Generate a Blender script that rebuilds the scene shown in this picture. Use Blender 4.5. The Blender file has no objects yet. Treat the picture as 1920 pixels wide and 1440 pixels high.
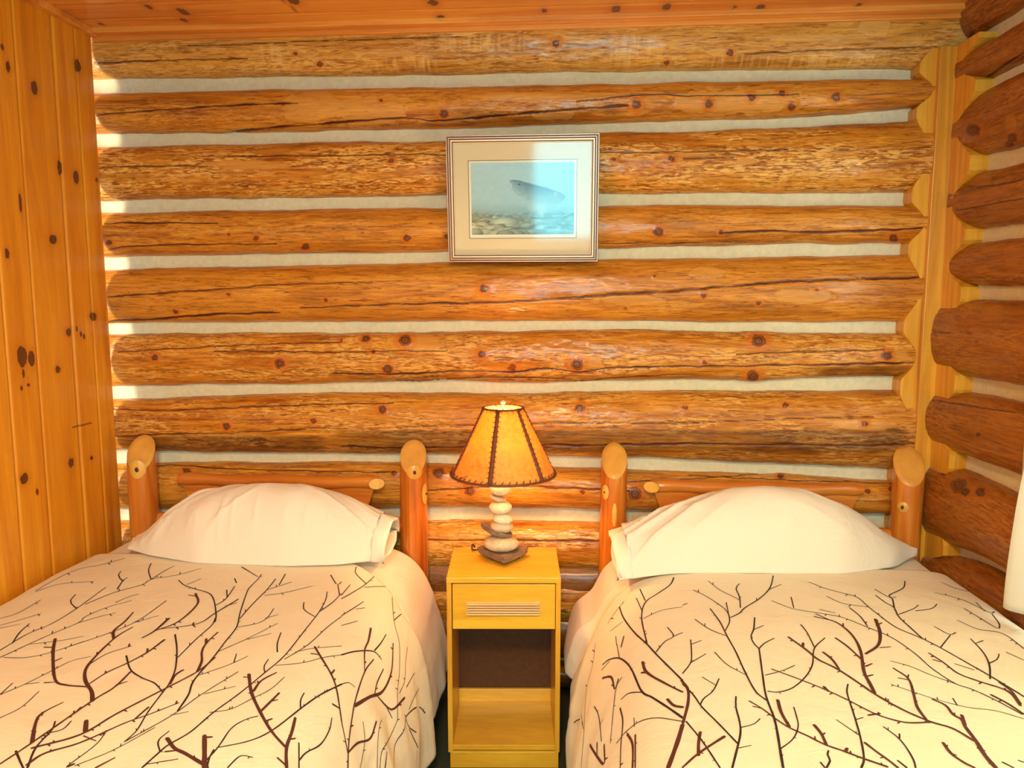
import bpy, bmesh, math, random
import numpy as np
from mathutils import Vector, Matrix
from mathutils.bvhtree import BVHTree
random.seed(7)
C = bpy.context.scene.collection
scn = bpy.context.scene

# ---------------------------------------------------------------- camera
F = 1387.0; PITCH = math.radians(6.58); YAW = math.radians(4.2)
CAM = np.array([0, -2.85, 1.545])
cp, sp, cy, sy = math.cos(PITCH), math.sin(PITCH), math.cos(YAW), math.sin(YAW)
FW = np.array([-sy*cp, cy*cp, -sp]); RT = np.array([cy, sy, 0.0]); UP = np.cross(RT, FW)
cd = bpy.data.cameras.new('camera'); cam = bpy.data.objects.new('camera', cd); C.objects.link(cam)
cd.sensor_width = 36; cd.lens = F/1920*36; cd.clip_start = .05
M = Matrix(((RT[0], UP[0], -FW[0], CAM[0]), (RT[1], UP[1], -FW[1], CAM[1]), (RT[2], UP[2], -FW[2], CAM[2]), (0, 0, 0, 1)))
cam.matrix_world = M
scn.camera = cam

def pray(x, y): return FW + RT*(x-960)/F + UP*(720-y)/F
def onp(x, y, ax, val):
    d = pray(x, y); return CAM + d*(val-CAM[ax])/d[ax]
def project(P):
    v = P - CAM; z = v@FW
    return 960+F*(v@RT)/z, 720-F*(v@UP)/z

# ---------------------------------------------------------------- view, world, room lights
scn.view_settings.view_transform = 'Standard'; scn.view_settings.look = 'None'
scn.view_settings.exposure = 0.1; scn.view_settings.gamma = 1
try: scn.view_settings.use_curve_mapping = False
except Exception: pass
w = bpy.data.worlds.new('sky'); scn.world = w; w.use_nodes = True
bg = w.node_tree.nodes['Background']; bg.inputs[0].default_value = (.55, .8, 1, 1); bg.inputs[1].default_value = 1.5

def area(name, loc, rot, sx, sy_, power, col, shape='RECTANGLE', spread=180):
    l = bpy.data.lights.new(name, 'AREA'); l.shape = shape; l.size = sx; l.size_y = sy_
    l.energy = power; l.color = col; l.spread = math.radians(spread)
    o = bpy.data.objects.new(name, l); C.objects.link(o); o.location = loc; o.rotation_euler = rot
    return o
R90 = math.pi/2
# ceiling lamp of the room, behind the photographer
area('ceiling_light', (-0.1, -3.15, 2.44), (0, 0, 0), .55, .55, 96, (1, .74, .42), 'DISK')
# daylight through the window in the rear wall and through the curtained side window
area('rear_window_daylight', (.12, -4.36, 1.75), (R90, 0, 0), .85, .95, 44, (.24, .86, 1.0))
area('side_window_daylight', (1.60, -1.75, 1.35), (0, R90, 0), 1.0, 1.2, 42, (.93, 1.0, .80))
# lamp burning in the next room behind the board partition: shines through the gap at the log wall
area('next_room_light', (-2.62, -1.34, 1.55), (R90, 0, -math.radians(34)), .30, 1.5, 44, (1, .88, .60))

# ---------------------------------------------------------------- helpers
def tagk(o, label=None, cat=None, group=None, kind=None):
    if label: o['label'] = label
    if cat: o['category'] = cat
    if group: o['group'] = group
    if kind: o['kind'] = kind
    return o
def empty(name, loc=(0, 0, 0), rz=0):
    o = bpy.data.objects.new(name, None); C.objects.link(o); o.location = loc; o.rotation_euler = (0, 0, rz); o.empty_display_size = .05
    return o
def mesh_np(name, V, Fq, mat, parent=None, smooth=True, attrs=None, loc=None, mats=None, midx=None):
    me = bpy.data.meshes.new(name)
    V = np.asarray(V, float); Fq = np.asarray(Fq, np.int32); k = Fq.shape[1]
    me.vertices.add(len(V)); me.vertices.foreach_set('co', V.ravel())
    me.loops.add(Fq.size); me.loops.foreach_set('vertex_index', Fq.ravel())
    me.polygons.add(len(Fq)); me.polygons.foreach_set('loop_start', np.arange(0, Fq.size, k, dtype=np.int32))
    me.polygons.foreach_set('loop_total', np.full(len(Fq), k, np.int32))
    me.polygons.foreach_set('use_smooth', np.full(len(Fq), smooth))
    for m_ in (mats or [mat]): me.materials.append(m_)
    if midx is not None: me.polygons.foreach_set('material_index', np.asarray(midx, np.int32))
    me.update(calc_edges=True); me.validate()
    for n_, a_ in (attrs or {}).items():
        at = me.attributes.new(n_, 'FLOAT', 'POINT'); at.data.foreach_set('value', np.asarray(a_, np.float32))
    o = bpy.data.objects.new(name, me); C.objects.link(o)
    if parent: o.parent = parent
    if loc is not None: o.location = loc
    return o
def gridf(nu, nv, flip=False):
    i = np.arange(nu-1)[:, None]; j = np.arange(nv-1)[None, :]
    a = (i*nv+j).ravel(); b = ((i+1)*nv+j).ravel()
    q = np.stack([a, b, b+1, a+1], 1)
    return q[:, ::-1] if flip else q
class BM:
    def __init__(s): s.b = bmesh.new()
    def box(s, x0, x1, y0, y1, z0, z1, bev=0.0, seg=2, rot=None):
        r = bmesh.ops.create_cube(s.b, size=1)
        vs = r['verts']
        for v in vs: v.co = Vector(((x0+x1)/2+v.co.x*(x1-x0), (y0+y1)/2+v.co.y*(y1-y0), (z0+z1)/2+v.co.z*(z1-z0)))
        if bev > 0:
            es = list({e for v in vs for e in v.link_edges})
            bmesh.ops.bevel(s.b, geom=es, offset=bev, segments=seg, affect='EDGES', profile=.5)
        return s
    def poly(s, pts, y0, y1, bev=0):      # outline in x,z extruded along y
        f = s.b.faces.new([s.b.verts.new((p[0], y0, p[1])) for p in pts])
        r = bmesh.ops.extrude_face_region(s.b, geom=[f]); vs = [g for g in r['geom'] if isinstance(g, bmesh.types.BMVert)]
        for v in vs: v.co.y = y1
        bmesh.ops.recalc_face_normals(s.b, faces=s.b.faces)
        return s
    def tube(s, pts, rad, n=10, cap=True):
        rings = []; N = len(pts)
        rad = rad if hasattr(rad, '__len__') else [rad]*N
        for i, p in enumerate(pts):
            p = Vector(p); a = Vector(pts[max(0, i-1)]); b_ = Vector(pts[min(N-1, i+1)])
            t = (b_-a).normalized(); up = Vector((0, 0, 1)) if abs(t.z) < .9 else Vector((0, 1, 0))
            u = t.cross(up).normalized(); v = t.cross(u)
            rings.append([s.b.verts.new(p+(u*math.cos(2*math.pi*k/n)+v*math.sin(2*math.pi*k/n))*rad[i]) for k in range(n)])
        for r0, r1 in zip(rings, rings[1:]):
            for k in range(n): s.b.faces.new((r0[k], r0[(k+1) % n], r1[(k+1) % n], r1[k]))
        if cap: s.b.faces.new(rings[0][::-1]); s.b.faces.new(rings[-1])
        return s
    def lathe(s, prof, n=32, cx=0, cy_=0):
        rings = [[s.b.verts.new((cx+r*math.cos(2*math.pi*k/n), cy_+r*math.sin(2*math.pi*k/n), z)) for k in range(n)] for r, z in prof]
        for r0, r1 in zip(rings, rings[1:]):
            for k in range(n): s.b.faces.new((r0[k], r0[(k+1) % n], r1[(k+1) % n], r1[k]))
        s.b.faces.new(rings[0][::-1]); s.b.faces.new(rings[-1])
        return s
    def done(s, name, mat, parent=None, smooth=False, loc=None, angle=40):
        bmesh.ops.recalc_face_normals(s.b, faces=s.b.faces)
        me = bpy.data.meshes.new(name); s.b.to_mesh(me); s.b.free(); me.materials.append(mat)
        if smooth:
            me.polygons.foreach_set('use_smooth', [True]*len(me.polygons))
            try: me.set_sharp_from_angle(angle=math.radians(angle))
            except Exception: pass
        o = bpy.data.objects.new(name, me); C.objects.link(o)
        if parent: o.parent = parent
        if loc is not None: o.location = loc
        return o

def vnoise(x, y, seed=0):
    """smooth value noise, -1..1"""
    xi = np.floor(x).astype(np.int64); yi = np.floor(y).astype(np.int64); fx = x-xi; fy = y-yi
    fx = fx*fx*(3-2*fx); fy = fy*fy*(3-2*fy)
    def h(a, b):
        n = (a*374761393 + b*668265263 + seed*1442695041) & 0xffffffff
        n = ((n ^ (n >> 13))*1274126177) & 0xffffffff
        return ((n ^ (n >> 16)) & 0xffff)/32767.5-1
    return (h(xi, yi)*(1-fx)+h(xi+1, yi)*fx)*(1-fy)+(h(xi, yi+1)*(1-fx)+h(xi+1, yi+1)*fx)*fy
def fbm(x, y, seed=0, o=3):
    s = 0; a = 1; t = 0
    for k in range(o): s = s+a*vnoise(x*2**k, y*2**k, seed+k*17); t += a; a *= .5
    return s/t
def spline(pts, per=8):
    """Catmull-Rom through points (any dimension)"""
    P = np.array(pts, float)
    if len(P) < 3:
        t = np.linspace(0, 1, per+1)[:, None]; return P[0]*(1-t)+P[-1]*t
    P = np.vstack([2*P[0]-P[1], P, 2*P[-1]-P[-2]]); out = []
    for i in range(1, len(P)-2):
        for k in range(per):
            t = k/per; a, b, c, d = P[i-1], P[i], P[i+1], P[i+2]
            out.append(.5*((2*b)+(-a+c)*t+(2*a-5*b+4*c-d)*t*t+(-a+3*b-3*c+d)*t**3))
    out.append(P[-2]); return np.array(out)

# ---------------------------------------------------------------- materials
def newmat(name):
    m = bpy.data.materials.new(name); m.use_nodes = True; nt = m.node_tree
    return m, nt, nt.nodes['Principled BSDF']
class G:
    """small node graph helper"""
    def __init__(s, nt): s.nt = nt
    def n(s, t, **kw):
        nd = s.nt.nodes.new(t)
        for k, v in kw.items(): setattr(nd, k, v)
        return nd
    def lk(s, a, b): s.nt.links.new(a, b)
    def coord(s, scale=(1, 1, 1), rot=(0, 0, 0), off=(0, 0, 0), kind='Object'):
        tc = s.n('ShaderNodeTexCoord'); mp = s.n('ShaderNodeMapping')
        mp.inputs['Scale'].default_value = scale; mp.inputs['Rotation'].default_value = rot; mp.inputs['Location'].default_value = off
        s.lk(tc.outputs[kind], mp.inputs['Vector']); return mp.outputs[0]
    def noise(s, vec, scale=1, detail=3, rough=.5, dist=0):
        nd = s.n('ShaderNodeTexNoise'); nd.inputs['Scale'].default_value = scale; nd.inputs['Detail'].default_value = detail
        nd.inputs['Roughness'].default_value = rough; nd.inputs['Distortion'].default_value = dist
        s.lk(vec, nd.inputs['Vector']); return nd.outputs['Fac']
    def ramp(s, fac, stops, interp='LINEAR'):
        r = s.n('ShaderNodeValToRGB'); r.color_ramp.interpolation = interp
        e = r.color_ramp.elements
        while len(e) > len(stops): e.remove(e[-1])
        while len(e) < len(stops): e.new(.5)
        for k, (p, c) in enumerate(stops):
            e[k].position = p; e[k].color = (c, c, c, 1) if not hasattr(c, '__len__') else (*c, 1)
        s.lk(fac, r.inputs[0]); return r.outputs[0]
    def mix(s, fac, a, b, mode='MIX'):
        m = s.n('ShaderNodeMix', data_type='RGBA', blend_type=mode)
        for sock, v in ((m.inputs[0], fac), (m.inputs[6], a), (m.inputs[7], b)):
            if isinstance(v, (int, float)): sock.default_value = v
            elif isinstance(v, (tuple, list)): sock.default_value = (*v, 1)
            else: s.lk(v, sock)
        return m.outputs[2]
    def math(s, op, a, b=0.0):
        m = s.n('ShaderNodeMath', operation=op)
        for sock, v in ((m.inputs[0], a), (m.inputs[1], b)):
            if isinstance(v, (int, float)): sock.default_value = v
            else: s.lk(v, sock)
        return m.outputs[0]
    def attr(s, name): return s.n('ShaderNodeAttribute', attribute_name=name).outputs['Fac']
    def bump(s, h, strength=.3, dist=.01, prev=None):
        b = s.n('ShaderNodeBump'); b.inputs['Strength'].default_value = strength; b.inputs['Distance'].default_value = dist
        s.lk(h, b.inputs['Height'])
        if prev is not None: s.lk(prev, b.inputs['Normal'])
        return b.outputs[0]

def log_material(name, dark, mid, light, flakecol, seed=0.0, rough=.42, along=(2.2, 30, 30), under=None):
    m, nt, p = newmat(name); g = G(nt)
    oi = g.n('ShaderNodeObjectInfo')
    tc = g.n('ShaderNodeTexCoord'); off = g.n('ShaderNodeVectorMath', operation='ADD')
    rnd = g.n('ShaderNodeCombineXYZ')
    r7 = g.math('MULTIPLY', oi.outputs['Random'], 37.0); g.lk(r7, rnd.inputs[0]); g.lk(r7, rnd.inputs[1])
    g.lk(tc.outputs['Object'], off.inputs[0]); g.lk(rnd.outputs[0], off.inputs[1])
    def mp(sc):
        q = g.n('ShaderNodeMapping'); q.inputs['Scale'].default_value = sc; g.lk(off.outputs[0], q.inputs['Vector']); return q.outputs[0]
    big = g.noise(mp((1.3, 5, 5)), 1, 3, .5, .4)
    grain = g.noise(mp(along), 1, 5, .62, 1.3)
    fine = g.noise(mp((9, 190, 190)), 1, 3, .6, .5)
    col = g.ramp(grain, [(.30, dark), (.47, mid), (.66, light)])
    col = g.mix(g.ramp(big, [(.35, 0.0), (.65, .55)]), col, light)
    fstr = g.ramp(fine, [(.35, .72), (.6, 1.0)])
    col = g.mix(.8, col, fstr, 'MULTIPLY')
    sl = g.noise(mp((11, 150, 150)), 1, 3, .55, 1.4)
    col = g.mix(g.ramp(sl, [(.57, 0.0), (.66, .75)]), col, (.19, .030, .005))
    sl2 = g.noise(mp((5, 75, 75)), 1, 4, .6, 1.8)
    col = g.mix(g.ramp(sl2, [(.36, .62), (.44, 0.0)]), col, (.22, .046, .006))
    # torn, flaking inner bark: short pale slivers over dark
    fl = g.noise(mp((24, 150, 150)), 1, 4, .6, .9)
    flm = g.ramp(fl, [(.49, 0.0), (.55, 1.0)])
    dk = g.ramp(fl, [(.37, 1.0), (.46, 0.0)])
    reg = g.noise(mp((3.0, 14, 14)), 1, 3, .6, .3)
    regm = g.math('MULTIPLY', g.ramp(reg, [(.42, 0.0), (.56, 1.0)]), g.attr('flake'))
    col = g.mix(g.math('MULTIPLY', g.math('MULTIPLY', flm, regm), .75), col, flakecol)
    col = g.mix(g.math('MULTIPLY', g.math('MULTIPLY', dk, regm), .75), col, tuple(c*.5 for c in dark))
    # smooth islands of bark, draw-knife chatter, dark stain with painted shading, knots, checks
    col = g.mix(g.math('MULTIPLY', g.attr('patch'), .55), col, tuple(.55*a+.45*b for a, b in zip(mid, flakecol)))
    ch = g.noise(mp((70, 9, 9)), 1, 2, .5, .2)
    col = g.mix(g.math('MULTIPLY', g.ramp(ch, [(.42, 0.0), (.7, .42)]), g.attr('chatter')), col, flakecol)
    col = g.mix(g.math('MULTIPLY', g.attr('stain_shade'), .8), col, (.030, .014, .008))
    kn = g.attr('knot')
    col = g.mix(g.ramp(kn, [(0.0, 0.0), (.25, .5), (.5, .75)]), col, tuple(min(1, c*1.0) for c in (mid[0]*1.1, mid[1]*.9, mid[2])))
    col = g.mix(g.ramp(kn, [(.55, 0.0), (.8, .9)]), col, (.07, .022, .012))
    col = g.mix(g.attr('crack'), col, (.07, .009, .006))
    g.lk(col, p.inputs['Base Color'])
    p.inputs['Roughness'].default_value = rough; p.inputs['Specular IOR Level'].default_value = .32
    p.inputs['Coat Weight'].default_value = .24; p.inputs['Coat Roughness'].default_value = .17
    h = g.math('ADD', g.math('MULTIPLY', g.math('MULTIPLY', fl, regm), 1.2), g.math('MULTIPLY', grain, .6))
    h = g.math('ADD', h, g.math('MULTIPLY', g.attr('patch'), .5))
    g.lk(g.bump(h, .55, .004), p.inputs['Normal'])
    return m
M_LOG = log_material('varnished_log', (.22, .050, .004), (.57, .180, .011), (.82, .36, .038), (.97, .60, .16))
M_LOGG = log_material('golden_top_log', (.30, .085, .010), (.63, .255, .026), (.85, .44, .075), (.97, .66, .24))
M_LOGR = log_material('shaded_log', (.14, .038, .004), (.32, .098, .011), (.46, .165, .020), (.60, .26, .05))  # right wall gets less light; its dimness is put into this darker colour
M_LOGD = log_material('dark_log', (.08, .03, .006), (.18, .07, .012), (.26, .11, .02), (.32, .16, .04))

def wood(name, dark, mid, light, scale=(14, 14, 1.0), rough=.35, knots=False, coat=.3, bump=.15, ks=(3.0, 3.0, 1.1)):
    m, nt, p = newmat(name); g = G(nt)
    grain = g.noise(g.coord(scale), 1, 5, .55, 1.1)
    fine = g.noise(g.coord(tuple(s*9 for s in scale)), 1, 2, .5, 0)
    big = g.noise(g.coord(tuple(s*.25 for s in scale)), 1, 2)
    col = g.ramp(grain, [(.32, dark), (.5, mid), (.68, light)])
    col = g.mix(g.ramp(big, [(.3, 0.0), (.7, .5)]), col, mid)
    col = g.mix(.5, col, g.ramp(fine, [(.3, .82), (.6, 1.0)]), 'MULTIPLY')
    if knots:
        kn = g.attr('knot')
        col = g.mix(g.ramp(kn, [(0.0, 0.0), (.45, .55)]), col, dark)
        col = g.mix(g.ramp(kn, [(.55, 0.0), (.75, .92)]), col, (.10, .022, .008))
        col = g.mix(g.attr('crack'), col, (.12, .02, .005))
        col = g.mix(g.attr('pale'), col, tuple(min(1, c*1.25) for c in light))
    g.lk(col, p.inputs['Base Color']); p.inputs['Roughness'].default_value = rough
    p.inputs['Coat Weight'].default_value = coat; p.inputs['Coat Roughness'].default_value = .2
    g.lk(g.bump(grain, bump, .002), p.inputs['Normal'])
    return m
def plain(name, col, rough=.5, metal=0, bump=0, bscale=60, var=.0, trans=0, coat=0):
    m, nt, p = newmat(name); g = G(nt)
    p.inputs['Base Color'].default_value = (*col, 1); p.inputs['Roughness'].default_value = rough; p.inputs['Metallic'].default_value = metal
    p.inputs['Coat Weight'].default_value = coat
    nz = g.noise(g.coord((bscale,)*3), 1, 4, .6)
    if var: g.lk(g.mix(1.0, g.ramp(nz, [(.3, 1-var), (.7, 1.0)]), col, 'MULTIPLY'), p.inputs['Base Color'])
    if bump: g.lk(g.bump(nz, bump, .003), p.inputs['Normal'])
    return m
M_PINE = wood('golden_pine_board', (.58, .175, .007), (.82, .31, .013), (.93, .43, .028), (11, 11, .8), knots=True, rough=.4)
M_CEIL = wood('ceiling_pine', (.60, .18, .022), (.82, .31, .048), (.92, .43, .08), (1.0, 14, 14), knots=True, rough=.4)
M_TRIM = wood('corner_pine', (.56, .22, .014), (.76, .36, .025), (.90, .50, .05), (20, 20, 1.0), rough=.4)
M_POST = wood('peeled_log_bed', (.34, .060, .006), (.66, .19, .018), (.86, .36, .055), (22, 22, 1.4), rough=.25, coat=.6)
M_RAIL = wood('bed_rail_wood', (.48, .12, .012), (.68, .22, .025), (.82, .34, .055), (1.2, 18, 18), rough=.3, coat=.5)
M_CUT = wood('cut_log_end', (.62, .26, .04), (.74, .36, .06), (.84, .46, .10), (3, 3, 3), rough=.45, coat=.2)
M_PAT = wood('bare_knot_wood', (.72, .36, .05), (.84, .47, .08), (.92, .58, .14), (6, 6, 3), rough=.4)
M_BIRCH = wood('yellow_birch', (.68, .34, .020), (.82, .45, .032), (.92, .56, .05), (2.2, 14, 14), rough=.32, bump=.05)
M_BIRCHV = wood('yellow_birch_upright', (.60, .27, .018), (.76, .38, .03), (.86, .48, .045), (14, 14, 1.5), rough=.35, bump=.05)
M_HAND = wood('pale_handle_wood', (.70, .38, .10), (.82, .48, .15), (.92, .58, .22), (3, 30, 30), rough=.35, bump=.05)
M_BACK = plain('dark_hardboard', (.10, .035, .010), .5, var=.3)
M_CHINK = plain('mortar_chinking', (.80, .74, .52), .8, bump=.5, bscale=55, var=.14)
M_FLOOR = plain('dark_green_carpet', (.045, .05, .022), .95, bump=.6, bscale=350, var=.5)
M_PLASTER = plain('warm_wall_paint', (.75, .55, .32), .8)
M_IRON = plain('dark_metal', (.05, .04, .035), .4, .8)
M_DARK = plain('dark_knot', (.10, .025, .010), .5)

def cloth(name, col, trans=.0, sc=900, bump=.12, wr=None):
    m, nt, p = newmat(name); g = G(nt)
    p.inputs['Base Color'].default_value = (*col, 1); p.inputs['Roughness'].default_value = .85
    p.inputs['Sheen Weight'].default_value = .15
    wv = g.noise(g.coord((sc,)*3), 1, 2, .5)
    nb = g.bump(wv, bump, .0006)
    cr = g.noise(g.coord((7, 7, 7)), 1, 4, .55, 1.6)
    nb = g.bump(cr, .22, .02, nb)
    g.lk(nb, p.inputs['Normal'])
    return m
M_DUVET = cloth('cream_duvet_cotton', (.80, .71, .54))
M_PRINT = plain('brown_branch_print', (.085, .020, .014), .8)
M_PRINTL = plain('dark_branch_print', (.028, .010, .014), .8)
M_SHEET = cloth('white_sheet_cotton', (.85, .78, .66))
M_PILLOW = cloth('white_pillowcase_cotton', (.84, .77, .66), bump=.08)

# ---------------------------------------------------------------- the room shell
CX = 1.395            # chinking plane of the right-hand wall
wb = BM().box(-3.2, CX+.3, .0, .12, -.02, 2.75).done('wall_back', M_CHINK); tagk(wb, 'log wall with pale mortar chinking behind both beds', kind='structure')
# surface of the mortar: gently uneven, with fine vertical joints
def chink_sheet(name, L, z0, z1, parent, seed, x0=0):
    nx, nz = int(L/.012), int((z1-z0)/.010)
    x = np.linspace(x0, x0+L, nx)[:, None]; z = np.linspace(z0, z1, nz)[None, :]
    X = x+0*z; Z = z+0*x
    Yd = -.010+.0035*fbm(X*7, Z*40, seed)
    V = np.stack([X, Yd, Z], -1).reshape(-1, 3)
    return mesh_np(name, V, gridf(nx, nz), M_CHINK, parent)
chink_sheet('chinking', 3.5+1.0, 0.0, 2.55, wb, 3, -3.1)

# --- logs. Each boundary is measured along the wall: (picture x, picture y) pairs
TOPS = {  # upper edges
 0: [(190, 45), (900, 30), (1760, 4)],
 1: [(190, 178), (640, 169), (840, 167), (1000, 163), (1280, 158), (1500, 155), (1735, 152)],
 2: [(190, 278), (640, 268), (800, 267), (1125, 250), (1280, 250), (1500, 240), (1740, 227)],
 3: [(195, 400), (640, 392), (830, 390), (1130, 387), (1280, 385), (1735, 387)],
 4: [(200, 507), (400, 500), (640, 496), (840, 492), (1130, 487), (1280, 485), (1735, 477)],
 5: [(210, 627), (430, 623), (640, 623), (1000, 620), (1090, 617), (1280, 619), (1500, 623), (1725, 624)],
 6: [(215, 747), (520, 737), (640, 735), (1000, 736), (1090, 733), (1280, 730), (1410, 732), (1715, 728)],
 7: [(220, 867), (400, 865), (640, 863), (850, 868), (1100, 875), (1280, 881), (1500, 888), (1670, 901)],
 8: [(230, 974), (820, 973), (1100, 974), (1700, 990)],
 9: [(230, 1068), (1000, 1068), (1700, 1086)]}
BOTS = {
 0: [(190, 151), (640, 146), (850, 142), (1000, 138), (1280, 136), (1450, 134), (1735, 131)],
 1: [(220, 253), (640, 246), (820, 244), (900, 241), (1100, 234), (1280, 229), (1350, 227), (1500, 222), (1735, 205)],
 2: [(200, 377), (640, 370), (830, 367), (1280, 364), (1735, 363)],
 3: [(200, 483), (600, 476), (830, 473), (1130, 467), (1280, 463), (1500, 458), (1735, 456)],
 4: [(205, 605), (640, 603), (900, 602), (1280, 603), (1725, 603)],
 5: [(210, 722), (420, 720), (640, 717), (840, 713), (1000, 716), (1280, 710), (1410, 713), (1500, 708), (1715, 707)],
 6: [(220, 843), (400, 847), (640, 848), (850, 850), (1030, 853), (1280, 859), (1450, 867), (1670, 878)],
 7: [(230, 951), (640, 948), (740, 948), (830, 947), (1000, 950), (1230, 953), (1700, 960)],
 8: [(230, 1062), (1000, 1062), (1700, 1078)],
 9: [(230, 1160), (1000, 1162), (1700, 1180)]}
# knots (x, y, radius), checks (polyline, width) and smooth islands (x0, x1, y0, y1) seen on the back wall
KN = [(555,100,5),(600,120,6),(1043,82,8),(1250,117,6),(1327,42,4),(1368,98,7),(833,213,9),(1193,197,10),(715,189,4),(1408,183,8),(1466,175,7),(1484,200,8),(1567,182,9),
 (1329,195,8),(735,302,6),(1258,298,7),(480,446,6),(573,461,8),(764,446,7),(839,444,6),(1234,434,10),(1352,436,5),(1675,445,9),(612,563,5),(429,552,4),(908,541,9),(1173,577,3),(1228,517,3),(1318,555,6),(1422,568,5),(1530,543,4),
 (526,681,10),(760,640,12),(686,636,8),(727,691,10),(904,664,8),(961,689,8),(1082,683,12),(1422,640,13),(1412,703,12),(1662,667,10),(717,768,9),(1087,766,9),(1284,765,5),(1472,761,6),(1620,794,7),(425,799,8),(588,789,6),
 (823,889,12),(882,920,10),(1092,923,5),(1190,925,14),(350,885,8),(1463,893,6),(1625,922,5),(1670,917,6),(740,888,6),(291,670,7),(330,584,5),(205,455,6),(700,660,5),(1320,680,5),(430,440,4),(1000,270,4),(1150,300,5),(640,640,4)]
CR = [([(176,119),(300,114),(465,110)],2.4),([(350,86),(480,82),(560,77),(640,75),(760,70),(880,69)],1.8),([(1395,101),(1500,97),(1640,91),(1760,88)],2),
 ([(180,216),(260,209),(340,204),(400,198),(480,195),(560,193)],3),([(420,250),(540,238),(640,230),(740,222),(830,227),(940,217),(1060,206),(1180,198)],3.6),([(1080,190),(1160,182),(1220,176),(1320,180),(1500,176)],1.6),
 ([(188,314),(300,311),(390,311)],2),([(420,293),(640,291),(760,289),(835,289)],1.6),([(1125,286),(1280,284),(1480,281)],1.6),([(1280,297),(1385,296)],2.4),
 ([(195,418),(280,417),(410,418)],2.4),([(1350,437),(1440,434),(1520,436),(1600,434),(1735,428)],3),([(1125,458),(1280,456),(1400,453)],1.8),([(204,467),(300,460),(520,458)],1.3),
 ([(201,558),(300,549),(420,541),(520,533),(700,528)],1.9),([(202,604),(330,596),(400,590),(525,587)],3),([(560,578),(700,572),(850,569),(950,566),(1060,559),(1180,550),(1280,544),(1400,534),(1500,527),(1620,523),(1745,518)],3.2),
 ([(840,571),(1000,563),(1120,556)],2),([(400,658),(520,659),(700,659),(840,657)],1.5),([(620,700),(740,703),(840,697),(960,698),(1020,692),(1090,697),(1160,690),(1280,688),(1400,686),(1560,684),(1715,680)],3),([(740,715),(960,708),(1090,713),(1200,706),(1300,703)],1.8),
 ([(1380,663),(1500,660),(1660,656)],1.6),([(212,766),(300,769),(420,764),(520,760),(640,757),(740,755)],1.9),([(214,820),(300,815),(420,812),(520,807),(620,802)],2.2),([(740,800),(880,797),(1060,793),(1260,793),(1480,785),(1640,780)],1.6),
 ([(640,838),(760,841),(900,838),(1020,835),(1100,836),(1280,833),(1440,834),(1600,835),(1740,833)],2.8),([(232,875),(340,872),(420,878),(560,882),(740,885)],1.8),([(800,920),(960,912),(1120,918),(1180,922)],1.7),([(800,1012),(960,1013),(1130,1014)],3),([(220,660),(420,648),(640,640)],1.1),([(1140,905),(1280,898),(1480,884)],1.2),([(1290,890),(1420,897),(1560,902),(1700,906)],1.8)]
PT = [(1610,1670,30,70),(1420,1640,62,75),(690,780,90,108),(395,535,300,318),(480,515,320,332),(1120,1240,553,575),(1325,1380,90,108),(1380,1420,295,310),(620,760,180,240),(900,1180,170,190),(1250,1500,165,215),(530,640,170,230),(1000,1080,205,225),(1090,1130,672,690),(1640,1710,660,680),(1560,1685,785,808),(1290,1360,500,520),(720,830,625,660),(1450,1560,540,570)]
STN = [(600,1740,806,850,.95),(212,640,816,850,.9),(1500,1735,686,712,.85),(1150,1640,836,880,.45),(330,740,900,950,.55),(1600,1760,828,880,.5),(190,280,60,80,.7),(560,1735,440,470,.12),(1180,1250,690,712,.3),(640,1500,704,716,.5),(800,1120,1070,1130,.5)]  # dark bands: log stain, and shading painted along the undersides
CHT = [(470,560,80,140),(690,830,105,140),(1130,1260,60,130),(1290,1480,100,132),(1000,1130,193,210),(1450,1700,100,132),(820,1000,60,100)]
# the same on the right-hand wall
KNR = [(1828,243,14),(1900,255,10),(1893,268,9),(1798,418,9),(1830,640,3),(1835,815,5),(1800,913,16),(1770,890,4),(1840,925,9),(1813,925,8)]
CRR = [([(1815,165),(1860,140),(1920,100)],4),([(1790,395),(1850,385),(1920,372)],2.5),([(1745,622),(1790,624)],2),([(1745,750),(1800,758),(1905,772)],1.8),([(1765,860),(1830,880),(1890,910)],1.6),([(1830,350),(1880,345),(1920,335)],2)]
PTR = [(1810,1845,225,262),(1885,1905,215,250),(1795,1825,900,922),(1830,1850,905,925),(1775,1800,612,632),(1820,1860,325,350),(1835,1880,560,600)]
STR = [(1790,1885,385,435,.55),(1850,1920,400,420,.55),(1770,1850,150,170,.4),(1765,1830,20,60,.4),(1720,1800,960,1010,.4)]

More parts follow.
